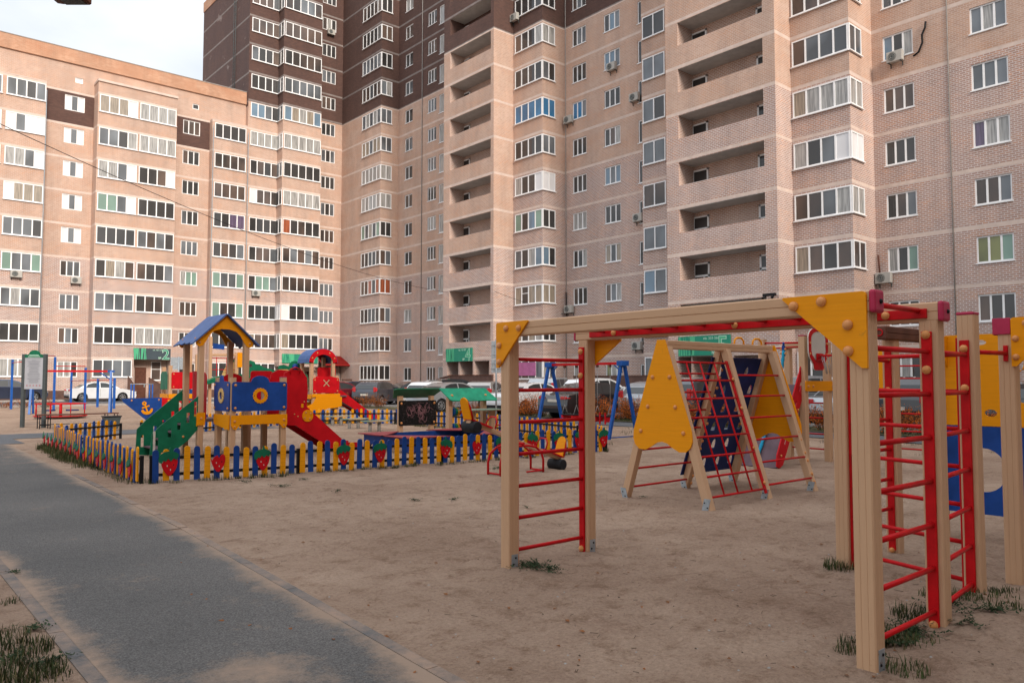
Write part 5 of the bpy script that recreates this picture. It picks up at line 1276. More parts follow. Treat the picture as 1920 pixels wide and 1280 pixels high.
q = [(16.28, .99)]+[(16.30, 1.50), (16.28, 1.53), (16.0, 1.53)]+arc(15.9, 1.55, .10, 0, 180, 8, ry=.12)+[(15.50, 1.53), (15.46, 1.5), (15.46, .97), (15.5, .94), (16.25, .94)]
plateX(t1, 'ring_panel', 5.865, q, blu, .02, holes=[circ(15.88, 1.25, .08, .085, 24)]); ringflower(t1, 'x', 5.845, 15.88, 1.25, .15, cream)
bolts4(t1, 'x', 5.845, 15.46, 16.30, .94, 1.53, .06, .024)
b = MB(); b.prism([(16.42, .72)]+[(16.42, 1.6)]+arc(16.75, 1.62, .33, 180, 90, 6, ry=.14)+[(17.25, 1.76), (17.25, .72)], (5.72, 0, 0), (0, 1, 0), ZV, (1, 0, 0), .02, holes=[[(16.72, 1.05), (16.78, 1.05), (16.78, 1.5), (16.72, 1.5)]]); b.build('side_panel', [redp], t1)
plateY(t1, 'side_panel', 17.27, arc(6.60, 1.45, .30, 0, 180, 14, ry=.27)+[(6.30, .95), (6.90, .95)], redp, .02)
plateY(t1, 'side_panel', 17.2, rrect(6.98, .9, 7.5, 1.78, .06), redp, .02)
# stairs with slotted green sides
for yy in (16.36, 17.33):
    q = [(4.62, .02), (4.92, .0), (5.36, .34), (5.60, .62), (5.60, 1.28), (4.82, .66), (4.66, .50)] if yy < 17 else [(4.62, .02), (4.92, .0), (5.36, .34), (5.60, .62), (5.62, 1.36), (5.54, 1.36), (4.80, .72), (4.64, .55)]
    hl = [[(4.72, .18), (4.78, .18), (4.78, .42), (4.72, .42)], [(4.96, .42), (5.03, .42), (5.03, .60), (4.96, .60)], [(5.14, .56), (5.21, .56), (5.21, .72), (5.14, .72)], [(5.32, .70), (5.38, .70), (5.38, .90), (5.32, .90)], [(5.47, .82), (5.53, .82), (5.53, 1.12), (5.47, 1.12)]]
    b = MB(); b.prism(q, (0, yy-.012, 0), (1, 0, 0), ZV, (0, 1, 0), .024, holes=hl); b.build('stair_side', [grn], t1)
for x, z in ((5.26, .42), (4.86, .10), (5.5, 1.02)): bolt(t1, (x, 16.348, z), (0, -1, 0), .024)
bolt(t1, (5.56, 17.318, 1.30), (0, -1, 0), .024)
for k in range(4): 
    b = MB(); b.box((4.78+k*.2, 16.38, .17+k*.15), (4.99+k*.2, 17.31, .20+k*.15)); b.build('step', [plum], t1)
b = MB(); b.box((4.68, 16.33, .0), (4.72, 16.35, .55)); b.build('edge_strip', [wdirty], t1)
# red slide
sp = [(6.98, .62), (7.06, 1.55), (7.08, 1.72), (7.25, 1.80), (7.48, 1.78), (7.60, 1.62), (7.62, 1.35), (7.60, 1.00), (7.75, .86), (8.55, .18), (8.98, .16), (8.98, -.02), (8.42, -.02), (8.20, .06), (7.35, .60)]
for yy in (15.62, 16.28):
    b = MB(); b.prism(sp, (0, yy, 0), (1, 0, 0), ZV, (0, 1, 0), .022); b.build('slide_side', [redp], t1)
b = MB(); b.bar((7.0, 15.97, .74), (7.4, 15.97, .70), .62, .02); b.bar((7.4, 15.97, .70), (8.45, 15.97, .12), .62, .02); b.bar((8.45, 15.97, .12), (9.0, 15.97, .10), .62, .02); b.build('slide_chute', [silver], t1)
b = MB(); b.prism(circ(7.62, .80, .125, .13, 24), (0, 15.60, 0), (1, 0, 0), ZV, (0, 1, 0), .02); b.build('round_disc', [yel], t1)
for k in range(4): bolt(t1, (7.62+.085*math.cos(.6+k*1.571), 15.60, .80+.085*math.sin(.6+k*1.571)), (0, -1, 0), .02)
for x, z in ((7.32, .84), (7.40, .79), (7.54, 1.10)): bolt(t1, (x, 15.62, z), (0, -1, 0), .016)
b = MB(); b.box((7.47, 15.61, .98), (7.52, 15.62, 1.06)); b.build('sticker', [yel], t1)
b = MB(); b.tube([(7.2, 15.58, 1.70), (7.18, 15.56, 1.80), (7.3, 15.56, 1.84), (7.42, 15.56, 1.80), (7.4, 15.58, 1.70)], .014, 6); b.build('grab_bar', [red], t1)
settle(t1)
# ------------------------------------------------------------------ red arched tower beyond the rear fence
t3 = empty('play_tower', (13.7, 27.8, 0), 'timber play tower with red arched roof, red cross panel and yellow ship side', 'play tower')
for x, y in ((13.7, 27.8), (14.62, 27.8), (13.7, 28.6), (14.62, 28.6)): post(t3, x, y, -.1, 2.5, .13)
for x, y in ((13.3, 26.8), (14.25, 26.8)): post(t3, x, y, -.1, 1.75, .12)
for yy in (27.7, 28.7):
    o_ = arc(14.16, 2.25, .60, 0, 180, 16, ry=.55); i_ = arc(14.16, 2.25, .42, 180, 0, 14, ry=.33)
    b = MB(); b.prism([(14.76, 2.3)]+o_+[(13.56, 2.3)]+i_, (0, yy, 0), (1, 0, 0), ZV, (0, 1, 0), .03); b.build('roof_arch', [redp], t3)
for a_ in (25, 60, 120, 155): bolt(t3, (14.16+.52*math.cos(math.radians(a_)), 27.7, 2.25+.45*math.sin(math.radians(a_))), (0, -1, 0), .03)
b = MB(); A_ = arc(14.16, 2.25, .62, 0, 180, 12, ry=.57); A2 = arc(14.16, 2.25, .60, 180, 0, 12, ry=.545); b.prism(A_+A2, (0, 27.72, 0), (1, 0, 0), ZV, (0, 1, 0), .98); b.build('roof_sheet', [roofb], t3)
b = MB(); b.box((13.3, 26.8, .95), (14.7, 28.6, 1.0)); b.build('deck', [plum], t3)
X_ = [(13.76, 1.40), (13.72, 1.36), (13.90, 1.50), (14.04, 1.36), (14.0, 1.5)]
cx, cz = 13.77, 1.47; a_ = .13; t_ = .022
cross = [(cx-a_, cz-a_+t_), (cx-a_+t_, cz-a_), (cx, cz-t_), (cx+a_-t_, cz-a_), (cx+a_, cz-a_+t_), (cx+t_, cz), (cx+a_, cz+a_-t_), (cx+a_-t_, cz+a_), (cx, cz+t_), (cx-a_+t_, cz+a_), (cx-a_, cz+a_-t_), (cx-t_, cz)]
plateY(t3, 'cross_panel', 26.72, rrect(13.24, 1.10, 14.31, 1.66, .05)[:5]+[(14.0, 1.72), (13.5, 1.72)]+rrect(13.24, 1.10, 14.31, 1.66, .05)[5:], redp, .02, holes=[cross]); bolts4(t3, 'y', 26.70, 13.24, 14.31, 1.1, 1.66, .07, .03)
plateY(t3, 'cross_inlay', 26.69, cross, timber_raw, .008)
plateY(t3, 'back_panel', 28.5, rrect(14.3, 1.3, 15.1, 2.1, .1), redp, .02)
plateX(t3, 'side_panel', 13.6, [(27.84, 1.15), (28.56, 1.15), (28.56, 1.62), (28.45, 1.80), (27.95, 1.80), (27.84, 1.62)][::-1], grn, .02)
plateX(t3, 'deck_board', 13.2, rrect(26.75, .88, 28.6, 1.05, .03), yel, .02); plateY(t3, 'deck_board', 27.7, rrect(13.6, .85, 14.7, 1.05, .03), yel, .02); plateY(t3, 'deck_board', 26.71, [(13.2, .95), (14.35, .95), (14.35, 1.07), (13.2, 1.07)], yel, .02)
plateY(t3, 'deck_board', 27.6, rrect(13.0, .55, 14.2, .75, .03), yel, .02)
sh = [(11.95, .55), (12.2, -.0), (13.25, -.0), (13.32, .18), (13.55, .42), (13.85, .52), (14.2, .54), (14.40, .60), (14.40, .95), (13.35, .95), (13.2, .72), (13.0, .62), (12.5, .60), (11.95, .62)]
plateY(t3, 'ship_side', 26.66, sh, yel, .02)
for x, m, m2 in ((12.55, wdirty, redp), (13.02, redp, wdirty)):
    b = MB(); b.prism(circ(x, .42, .13, .13, 16), (0, 26.62, 0), (1, 0, 0), ZV, (0, 1, 0), .015); b.build('ring', [m], t3)
    b = MB(); b.prism(circ(x, .42, .07, .07, 12), (0, 26.60, 0), (1, 0, 0), ZV, (0, 1, 0), .015); b.build('hub', [yel], t3)
b = MB(); b.prism([(14.3, 1.15), (14.5, 1.2), (15.9, .25), (16.1, .22), (16.1, .05), (15.8, .05), (14.3, .9)], (0, 26.9, 0), (1, 0, 0), ZV, (0, 1, 0), .03); b.prism([(14.3, 1.15), (14.5, 1.2), (15.9, .25), (16.1, .22), (16.1, .05), (15.8, .05), (14.3, .9)], (0, 27.5, 0), (1, 0, 0), ZV, (0, 1, 0), .03); b.build('slide_side', [redp], t3)
b = MB(); b.bar((14.3, 27.2, .98), (15.9, 27.2, .12), .6, .02); b.build('slide_chute', [silver], t3)
rod(t3, (13.75, 27.68, 1.7), (14.2, 27.68, 1.7), .03, 'hand_rail')
settle(t3)
# ------------------------------------------------------------------ ship and crocodile playset behind the blue-roofed tower
t2 = empty('play_ship', (7.4, 29.2, 0), 'blue and red ship bow with yellow anchor, beside a low green and red tower', 'play panel')
x0, x1 = 7.3, 8.62
bow = [(x0, .93), (x1, .96), (x1, .05), (8.25, .05), (7.35, .82)]
plateY(t2, 'bow_panel', 29.2, bow, blu, .03)
plateY(t2, 'side_panel', 29.2, [(x1+.005, .05), (9.75, .05), (9.75, .80), (9.4, .86), (x1+.005, .96)], redp, .03, holes=[circ(9.2, .68, .11, .11, 16)])
for x, z in ((7.62, .87), (8.52, .88)): bolt(t2, (x, 29.17, z), (0, -1, 0), .03)
an = MB(); ax, az = 8.12, .50
an.prism(circ(ax-.09, az+.26, .075, .075, 16), (0, 29.14, 0), (1, 0, 0), ZV, (0, 1, 0), .02, holes=[circ(ax-.09, az+.26, .025, .025, 8)])
an.obox((ax-.02, 29.15, az+.08), (.028, 0, -.01), (0, .012, 0), (.055, 0, -.16)); an.obox((ax-.04, 29.152, az+.14), (.12, 0, .04), (0, .012, 0), (-.008, 0, .025))
oa = arc(ax+.0, az+.06, .20, 195, 365, 12, ry=.19); ia = arc(ax+.0, az+.08, .13, 365, 195, 12, ry=.11); an.prism(oa+ia, (0, 29.14, 0), (1, 0, 0), ZV, (0, 1, 0), .02)
an.build('anchor', [yel], t2)
b = MB(); b.tube([(8.85, 29.15, .78), (8.85, 29.15, .88)], .04, 8); b.build('sticker', [yel], t2)
for x, y, h in ((9.6, 31.5, 2.15), (10.6, 31.5, 2.6), (9.6, 32.3, 2.1), (10.6, 32.3, 3.15)): post(t2, x, y, -.1, h, .13)
plateY(t2, 'tower_panel', 31.42, rrect(9.62, 1.24, 10.66, 1.9, .06), redp, .02); bolts4(t2, 'y', 31.40, 9.62, 10.66, 1.24, 1.9, .08, .03)
plateY(t2, 'lower_panel', 31.43, rrect(10.2, .8, 10.75, 1.22, .03), blu, .02)
plateX(t2, 'tower_side', 9.5, [(31.5, 1.22), (32.3, 1.22), (32.3, 1.80), (32.15, 1.92), (31.65, 1.92), (31.5, 1.80)][::-1], grn, .02)
plateY(t2, 'deck_board', 31.42, rrect(9.52, .86, 10.66, 1.05, .03), yel, .02); plateX(t2, 'deck_board', 9.5, rrect(31.45, .86, 32.35, 1.05, .03), yel, .02)
post(t2, 10.95, 31.0, -.1, 3.3, .11); post(t2, 12.0, 31.0, -.1, 2.7, .13)
fl = MB(); fl.box((10.55, 31.2, 2.75), (10.75, 31.22, 3.05)); fl.build('flag', [redp], t2); fl = MB(); fl.prism([(11.05, 2.83), (11.5, 2.80), (11.5, 3.0), (11.05, 3.05)], (0, 31.0, 0), (1, 0, 0), ZV, (0, 1, 0), .03); fl.build('flag', [blu], t2)
beam(t2, (11.0, 31.0, 2.58), (12.05, 31.0, 2.60), .1, .1)
plateY(t2, 'gusset_plate', 30.92, rrect(12.0, 2.10, 12.2, 2.70, .03), yel, .02)
for x in (11.2, 11.6, 11.95): rod(t2, (x, 31, 1.2), (x, 31, 2.5), .014, 'net_bar')
for z in (1.5, 2.0, 2.46): rod(t2, (10.95, 31, z), (12.0, 31, z), .014, 'net_bar')
head = [(11.35, 1.45), (11.55, 1.95), (11.75, 2.35), (12.05, 2.38), (12.1, 1.95), (12.05, 1.6), (11.9, 1.45)]
plateY(t2, 'climber_panel', 31.2, head, cream, .03)
capp = MB(); capp.prism([(11.75, 2.30), (12.1, 2.33), (12.05, 2.45), (11.75, 2.42)], (0, 31.15, 0), (1, 0, 0), ZV, (0, 1, 0), .03); capp.build('green_cap', [grn], t2)
cro = [(11.9, 1.62), (12.15, 1.75), (12.4, 1.72), (12.42, 1.95), (12.35, 2.1), (12.42, 2.32), (12.6, 2.40), (12.78, 2.34), (12.84, 2.22), (13.05, 2.2), (13.15, 2.12), (13.75, 1.98), (13.9, 1.80), (13.88, 1.66), (13.6, 1.62), (13.2, 1.72), (12.9, 1.75), (12.75, 1.6), (12.6, 1.45), (12.1, 1.40)]
plateY(t2, 'crocodile_panel', 31.1, cro, grn, .03, holes=[circ(12.62, 2.18, .07, .07, 10)])
rf = MB(); rf.prism([(10.6, 1.40), (10.62, 1.5), (11.1, 1.72), (11.9, 1.82), (12.8, 1.84), (13.0, 1.70), (12.95, 1.5), (12.7, 1.42), (12.4, 1.55), (11.6, 1.60), (11.0, 1.48)], (0, 30.6, 0), (1, 0, 0), ZV, (0, 1, 0), .5); rf.build('green_canopy', [grn], t2)
post(t2, 13.8, 31.2, -.1, 1.95, .12)
settle(t2)
fg = empty('spring_frog', (15.2, 31.5, 0), 'green cut-out figure with a big blue eye and cream cap behind the red slide top', 'play panel')
c0 = pd(545, 31); fg.location = (c0.x, c0.y, 0)
plateY(fg, 'head', 0, circ(.15, 2.08, .26, .28, 16)+[], grn, .03); b = MB(); b.tube([(.15, -.05, 2.12), (.15, -.09, 2.12)], .12, 14); b.dome((.15, -.09, 2.12), (0, -1, 0), .12, n=14); b.build('eye', [blu], fg)
plateY(fg, 'muzzle', .04, [(-.75, 1.7), (-.5, 2.0), (-.2, 2.05), (.1, 1.9), (.15, 1.6), (-.7, 1.6)], cream, .03); plateY(fg, 'brow', .02, [(-.55, 2.02), (-.5, 2.16), (-.3, 2.2), (-.05, 2.12), (0, 2.02)], grn, .03)
post(fg, .1, .1, -.1, 1.9, .12)
# ------------------------------------------------------------------ roofed chalkboard and bead stand
def roofed(name, px0, px1, U, label, dark, zpost):
    xa, xb = lx(px0, U, 760), lx(px1, U, 760); o = empty(name, (xa, U, 0), label, 'play panel' if dark else 'bead stand')
    L_ = xb-xa
    for x in (0, L_): post(o, x, 0, -.1, zpost, .13)
    z0 = zpost-.16; s = -1 if not dark else 1
    m = grn if dark else grnl
    b = MB()
    if dark: d = Vector((0, .46, -.26)); p0 = (0, -.24, zpost+.20)
    else: d = Vector((0, -.40, -.32)); p0 = (0, .16, zpost+.22)
    dn = d.normalized(); nn = Vector((1, 0, 0)).cross(dn); nn = nn if nn.z > 0 else -nn; D = d.length
    out_ = [(-.24, 0), (L_+.20, 0), (L_+.28, .03), (L_+.16, D), (-.10, D), (-.34, .05)] if dark else [(-.22, 0), (L_+.16, 0), (L_+.30, D-.05), (L_+.26, D), (-.06, D), (-.12, D-.04)]
    b.prism(out_, p0, (1, 0, 0), dn, nn, .025); b.build('roof_slope', [m], o)
    if not dark:
        for x in (.02, L_-.0): bolt(o, Vector(p0)+Vector((x, 0, 0))+dn*.30+nn*.025, nn, .035)
    return o, L_
o, L_ = roofed('chalkboard_stand', 750, 808, 18.8, 'roofed timber stand with scribbled black chalkboard, left of the bead stand', True, 1.12)
plateY(o, 'board', -.075, rrect(-.10, .28, L_+.12, .99, .05), chalk, .02); bolts4(o, 'y', -.095, -.10, L_+.12, .28, .99, .08, .035)
cs2 = MB(); RC2 = random.Random(8)
for k in range(34):
    x = RC2.gauss(L_*.52, .17); z = RC2.gauss(.70, .13); pts = []
    for j in range(7): pts.append((max(-.02, min(L_+.04, x)), -.0965, max(.36, min(.92, z)))); x += RC2.gauss(.0, .05); z += RC2.gauss(0, .06)
    cs2.tube(pts, .0035, 4, cap=False)
cs2.build('chalk_scribble', [pinkink], o)
o, L_ = roofed('bead_stand', 842, 906, 16.4, 'bright green roofed timber stand with coloured counting discs on red rods', False, 1.12)
for z, R_ in ((.32, .12), (.74, .11)):
    rod(o, (0, .05, z), (L_+.9, .3, z), .018, 'rod', red)
    for k, c_ in enumerate('bgyr'):
        b = MB(); x = .12+k*.075; b.tube([(x, .05+x*.12, z), (x+.06, .05+(x+.06)*.12, z)], R_*(1-.12*(k == 3)), 16); b.build('disc', [discs[c_]], o)
tb = empty('play_table', (0, 0, 0), 'small timber table with sage green top behind the bead stand', 'table'); c0 = pd(903, 20.4); tb.location = (c0.x, c0.y, 0)
b = MB(); b.obox((0, 0, .80), (.55, 0, 0), (0, .3, 0), (0, 0, .015)); b.build('tabletop', [sage], tb)
for x in (-.32, .35): post(tb, x, 0, -.1, .78, .14, name='leg')
# ------------------------------------------------------------------ sandbox, benches
sb = empty('sandbox', (9.2, 14.0, 0), 'blue wooden sandbox with dull red corner seats, behind the front fence', 'sandbox')
xs0, xs1, ys0, ys1 = 9.2, 12.0, 14.0, 15.9
def wavy(L_, h0=.10, h1=.32): return [(0, .02), (.12, .02), (.2, h0), (.5, h0+.03), (L_/2, h0-.04), (L_-.5, h0+.03), (L_-.2, h0), (L_-.12, .02), (L_, .02), (L_, h1), (0, h1)]
plateY(sb, 'side_board', ys0, [(xs0+x, z) for x, z in wavy(xs1-xs0)], blu, .03); plateY(sb, 'side_board', ys1, [(xs0+x, z) for x, z in wavy(xs1-xs0)], blu, .03)
plateX(sb, 'side_board', xs0, [(ys0+x, z) for x, z in wavy(ys1-ys0)][::-1], blu, .03)
b = MB(); b.prism(wavy(ys1-ys0), (xs1, ys0, 0), (0, 1, 0), ZV, (1, 0, 0), .03); b.build('side_board', [blu], sb)
for (cx, cy, sx, sy) in ((xs0, ys0, 1, 1), (xs1, ys0, -1, 1), (xs0, ys1, 1, -1), (xs1, ys1, -1, -1)):
    b = MB(); b.prism([(cx-sx*.12, cy-sy*.12), (cx+sx*1.0, cy-sy*.12), (cx+sx*.8, cy+sy*.1), (cx+sx*.1, cy+sy*.8), (cx-sx*.12, cy+sy*1.0)], (0, 0, .325), (1, 0, 0), (0, 1, 0), ZV, .02); b.build('corner_seat', [paint('faded_red', (.28, .045, .05), .5, .15, 5, .1)] if 'faded_red' not in MATS else [MATS['faded_red']], sb)
settle(sb)
for px, py, lab in ((632, 797, 'low grey-topped bench step nearest to the ship side'), (664, 803, 'low bench step in the middle of the three'), (703, 808, 'low bench step nearest to the chalkboard')):
    p = gp(px, py); o = empty('bench_step', p, lab, 'bench', 'three low bench steps in the yard')
    b = MB(); b.box((-.45, -.14, .30), (.45, .12, .335)); b.build('seat', [sage], o, bev=.005); b = MB(); b.box((-.3, -.20, .295), (.3, -.14, .33)); b.build('front_slat', [timber_raw], o)
    for x in (-.18, .14):
        c = MB(); c.tube([(x, 0, -.1), (x, 0, .3)], .055, 10); c.build('leg', [concrete], o)
# ------------------------------------------------------------------ seesaw
ss = empty('seesaw', (8.67, 9.95, 0), 'timber seesaw with red arched support, orange seat boards and black rubber rollers', 'seesaw')
Lp = Vector((-1.02, 0, .90)); Rp = Vector((1.02, 0, .17)); dv = (Rp-Lp).normalized()
b = MB(); b.bar(Lp, Rp, .11, .06); b.build('plank', [timber], ss, bev=.006)
for yy in (-.16, .16):
    b = MB(); b.tube([(-.48, yy, -.05), (-.48, yy, .20), (-.43, yy, .34), (-.30, yy, .43), (-.12, yy, .46), (.12, yy, .46), (.30, yy, .43), (.43, yy, .34), (.48, yy, .20), (.48, yy, -.05)], .02, 8); b.build('support_arch', [red], ss)
rod(ss, (-.48, -.16, .02), (-.48, .16, .02), .015, 'tie_bar'); rod(ss, (.48, -.16, .02), (.48, .16, .02), .015, 'tie_bar'); rod(ss, (.1, -.16, .02), (.48, -.16, .02), .014, 'tie_bar'); rod(ss, (0, -.2, .50), (0, .2, .50), .022, 'axle')
for s, P_ in ((-1, Lp), (1, Rp)):
    b = MB(); c_ = P_+Vector((-s*.06, 0, -.09)); b.tube([c_+Vector((0, -.17, 0)), c_+Vector((0, -.155, 0)), c_+Vector((0, .155, 0)), c_+Vector((0, .17, 0))], .095, 16, radii=[.08, .095, .095, .08]); b.build('rubber_roller', [rub], ss)
    b = MB(); e = P_+dv*(-s)*.0+Vector((0, 0, .04)); bk = Vector((s*.10, 0, .36)).normalized()
    sd = Vector((0, 1, 0)); b.prism([(-.10, 0), (.10, 0), (.11, .12)]+arc(0, .26, .10, 0, 180, 8)+[(-.11, .12)], e, sd, bk, bk.cross(sd), .022); b.build('backrest', [yel], ss)
    b = MB(); b.tube([e+sd*-.12, e+sd*-.115+bk*.2, e+sd*-.07+bk*.31, e+bk*.34, e+sd*.07+bk*.31, e+sd*.115+bk*.2, e+sd*.12], .014, 6); b.build('backrest_frame', [red], ss)
    b = MB(); m_ = P_-dv*s*.22+Vector((0, 0, .035)); b.obox(m_, dv*.24, Vector((0, .10, 0)), Vector((-dv.z, 0, dv.x))*.012); b.build('seat', [redp], ss)
    b = MB(); m_ = P_-dv*s*.48+Vector((0, 0, .03)); u = Vector((-dv.z, 0, dv.x)); b.tube([m_+sd*-.13, m_+sd*-.13+u*.12, m_+sd*-.07+u*.20, m_+sd*.07+u*.20, m_+sd*.13+u*.12, m_+sd*.13], .013, 6); b.build('handle', [red], ss)
# ------------------------------------------------------------------ swings
sw = empty('swing_set', (16.0, 13.95, 0), 'blue steel A-frame swing set with red top beam and two seats on chains', 'swing')
for yy in (13.95, 16.8):
    for s in (-1, 1): b = MB(); b.bar((16.0+s*.60, yy, -.1), (16.0+s*.05, yy, 2.06), .075, .075, up=Vector((0, 1, 0))); b.build('leg', [blue_steel], sw)
    e = 1 if yy > 15 else -1
    b = MB(); b.box((15.86, yy-.10, 1.96), (16.14, yy+.10, 2.1)); b.build('top_bracket', [blue_steel], sw)
    b = MB(); b.tube([(16, yy-e*.02, 1.78), (16, yy-e*.30, 1.98)], .018, 6); b.build('brace', [blue_steel], sw)
    rod(sw, (15.45, yy, .04), (16.55, yy, .04), .015, 'ground_bar', blue_steel)
b = MB(); b.bar((16, 14.05, 2.03), (16, 16.7, 2.03), .07, .07); b.build('top_beam', [red], sw)
for i, yc in enumerate((15.95, 14.65)):
    zs = .56
    for s in (-1, 1):
        yy = yc+s*.24
        b = MB(); b.box((15.97, yy-.03, 1.93), (16.03, yy+.03, 2.0)); b.build('hanger', [brown], sw)
        b = MB(); b.tube([(16, yy, 1.94), (16, yy, zs+.30)], .007, 5); b.tube([(16, yy, zs+.30), (15.88, yy, zs+.04)], .006, 5); b.tube([(16, yy, zs+.30), (16.12, yy, zs+.04)], .006, 5); b.build('chain', [ropew], sw)
    b = MB(); b.box((15.85, yc-.25, zs), (16.15, yc+.25, zs+.035)); st = b.build('seat', [rub], sw, bev=.01)
    for s in (-1, 1): c = MB(); c.box((15.84, yc+s*.2-.03, zs-.14 if i else zs-.07), (16.16, yc+s*.2+.03, zs-.002)); c.build('seat_block', [redp], st)
    if i:
        for s in (-1, 0, 1): c = MB(); c.box((15.82, yc+s*.2-.02, zs-.2), (15.85, yc+s*.2+.02, zs+.12)); c.build('guard_bar', [redp], st)
settle(sw)
p0 = gp(58, 776); p1 = gp(206, 774)
s2 = empty('swing_set', (p1.x, p1.y, 0), 'blue A-frame with long red beam and no seats, behind the information board', 'swing')
d = Vector((p1.x-p0.x, p1.y-p0.y, 0)); LL = d.length; d.normalize(); sd = Vector((-d.y, d.x, 0))
for t in (-LL-.0, 0):
    q = d*t
    b = MB(); b.bar(q+sd*-.45, q+sd*-.05+ZV*2.02, .09, .09); b.build('leg', [pale_blue], s2); b = MB(); b.bar(q+sd*.45, q+sd*.05+ZV*2.02, .08, .08); b.build('leg', [blue_steel], s2)
    b = MB(); b.bar(q-d*.15+ZV*2.02, q+d*.15+ZV*2.02, .12, .1); b.build('top_bracket', [blue_steel], s2)
    b = MB(); e = 1 if t < -1 else -1; b.tube([q+ZV*1.6, q+d*e*.5+ZV*1.98], .03, 6); b.build('brace', [blue_steel], s2)
b = MB(); b.bar(d*-LL+ZV*2.02, ZV*2.02, .09, .09); b.build('top_beam', [red], s2)
# ------------------------------------------------------------------ pull-up bars
def pole(px, top, base_):
    p = gp(px, base_); dep = p.x*CB+p.y*CA; return p, zat(top, dep)
wk = [(20, 674, 767), (40, 668, 770), (100, 669, 768), (158, 689, 767)]
pl = [pole(*w_) for w_ in wk]
pb_ = empty('pull_up_bars', pl[2][0], 'row of tall blue posts with thin red pull-up bars around the information board', 'pull-up bars')
R0 = pl[2][0]
for p, zt_ in pl: b = MB(); b.box((p.x-.055, p.y-.055, -.1), (p.x+.055, p.y+.055, zt_)); b.build('post', [blue_steel], pb_, bev=.008)
for (i, j, z) in ((0, 1, 2.55), (1, 2, 2.9), (2, 3, 2.35)): rod(pb_, pl[i][0]+ZV*z, pl[j][0]+ZV*z, .022, 'pull_up_bar')
settle(pb_)
wk = [(132, 694, 757), (182, 710, 763), (213, 708, 766)]
pl = [pole(*w_) for w_ in wk]
pb_ = empty('pull_up_bars', pl[1][0], 'lower set of blue posts and red bars in front of the white sedan', 'pull-up bars')
for p, zt_ in pl: b = MB(); b.box((p.x-.06, p.y-.06, -.1), (p.x+.06, p.y+.06, zt_)); b.build('post', [blue_steel], pb_, bev=.008)
for (i, j) in ((0, 1), (1, 2)): rod(pb_, pl[i][0]+ZV*(1.55 if i == 0 else 1.6), pl[j][0]+ZV*1.6, .022, 'pull_up_bar')
settle(pb_)
c0 = pd(266, 47); pb_ = empty('parallel_bars', c0, 'blue and grey parallel exercise bars by the steps of entrance 2', 'parallel bars')
for x, y in ((-.5, -.3), (.55, -.3), (-.5, .3), (.55, .3)): b = MB(); b.tube([(x, y, -.1), (x, y, 1.35)], .04, 8); b.build('post', [blue_steel], pb_)
for y in (-.3, .3): rod(pb_, (-.55, y, 1.36), (.6, y, 1.36), .025, 'bar', silver)
# ------------------------------------------------------------------ merry-go-round, bench, board
c0 = pd(116, 32.5); mg = empty('merry_go_round', c0, 'red railed merry-go-round with small seats, behind the long bench', 'merry-go-round')
b = MB(); b.tube([(0, 0, -.1), (0, 0, .62)], .06, 12); b.build('hub_post', [red], mg)
b = MB(); b.tube([(0, 0, .05), (0, 0, .07)], .95, 24); b.build('platform', [brown], mg)
for z, r in ((.10, .98), (.60, .95)):
    b = MB(); b.tube([(r*math.cos(t*math.pi/15), r*math.sin(t*math.pi/15), z) for t in range(31)], .02, 6, cap=False); b.build('ring_rail', [red], mg)
for k in range(8):
    a_ = k*math.pi/4+.2; c_, s_ = math.cos(a_), math.sin(a_)
    rod(mg, (.95*c_, .95*s_, .1), (.95*c_, .95*s_, .60), .018, 'upright')
    if k % 2 == 0: rod(mg, (.06*c_, .06*s_, .58), (.95*c_, .95*s_, .60), .016, 'spoke')
for k in range(4):
    a_ = k*math.pi/2+.6; b = MB(); b.obox((.6*math.cos(a_), .6*math.sin(a_), .33), (.22*math.cos(a_+1.57), .22*math.sin(a_+1.57), 0), (.12*math.cos(a_), .12*math.sin(a_), 0), (0, 0, .015)); b.build('seat', [navy], mg)
c0 = gp(146, 801); bn = empty('bench', c0, 'long dark brown bench with black metal legs beside the side fence', 'bench')
for k in range(3): b = MB(); b.box((-1.2, -.20+k*.14, .43), (1.2, -.08+k*.14, .465)); b.build('seat_slat', [brown], bn, bev=.004)
for x in (-1.15, -.85, .85, 1.15):
    b = MB(); b.tube([(x, -.2, -.05), (x, -.2, .42)], .016, 6); b.build('leg', [blk], bn); b = MB(); b.tube([(x, .2, -.05), (x, .2, .42)], .016, 6); b.build('leg', [blk], bn)
rod(bn, (-1.15, -.2, .12), (-.85, -.2, .12), .012, 'stretcher', blk); rod(bn, (-1.15, -.2, .14), (1.15, -.2, .14), .012, 'stretcher', blk)
c0 = gp(208, 806); lt = empty('litter_bin', c0, 'dark grey tapered litter bin at the end of the long bench', 'litter bin')
b = MB(); b.prism([(-.16, .05), (.16, .05), (.24, .42), (-.24, .42)], (0, -.18, 0), (1, 0, 0), ZV, (0, 1, 0), .36); b.build('body', [grey], lt, bev=.01); b = MB(); b.box((-.26, -.2, .42), (.26, .2, .45)); b.build('rim', [blk], lt)
a0_, a1_ = gp(41, 801), gp(81, 801.5); d = (a1_-a0_); Wd = d.length; ib = empty('information_board', a0_, 'grey-posted information board with dark green arched top and small print', 'sign', rz=math.atan2(d.y, d.x))
for x in (0, Wd): b = MB(); b.box((x-.055, -.05, -.1), (x+.055, .05, 2.45)); b.build('post', [grey], ib, bev=.01)
b = MB(); b.box((.055, -.03, 1.28), (Wd-.055, .01, 2.33)); b.build('panel', [boardg], ib)
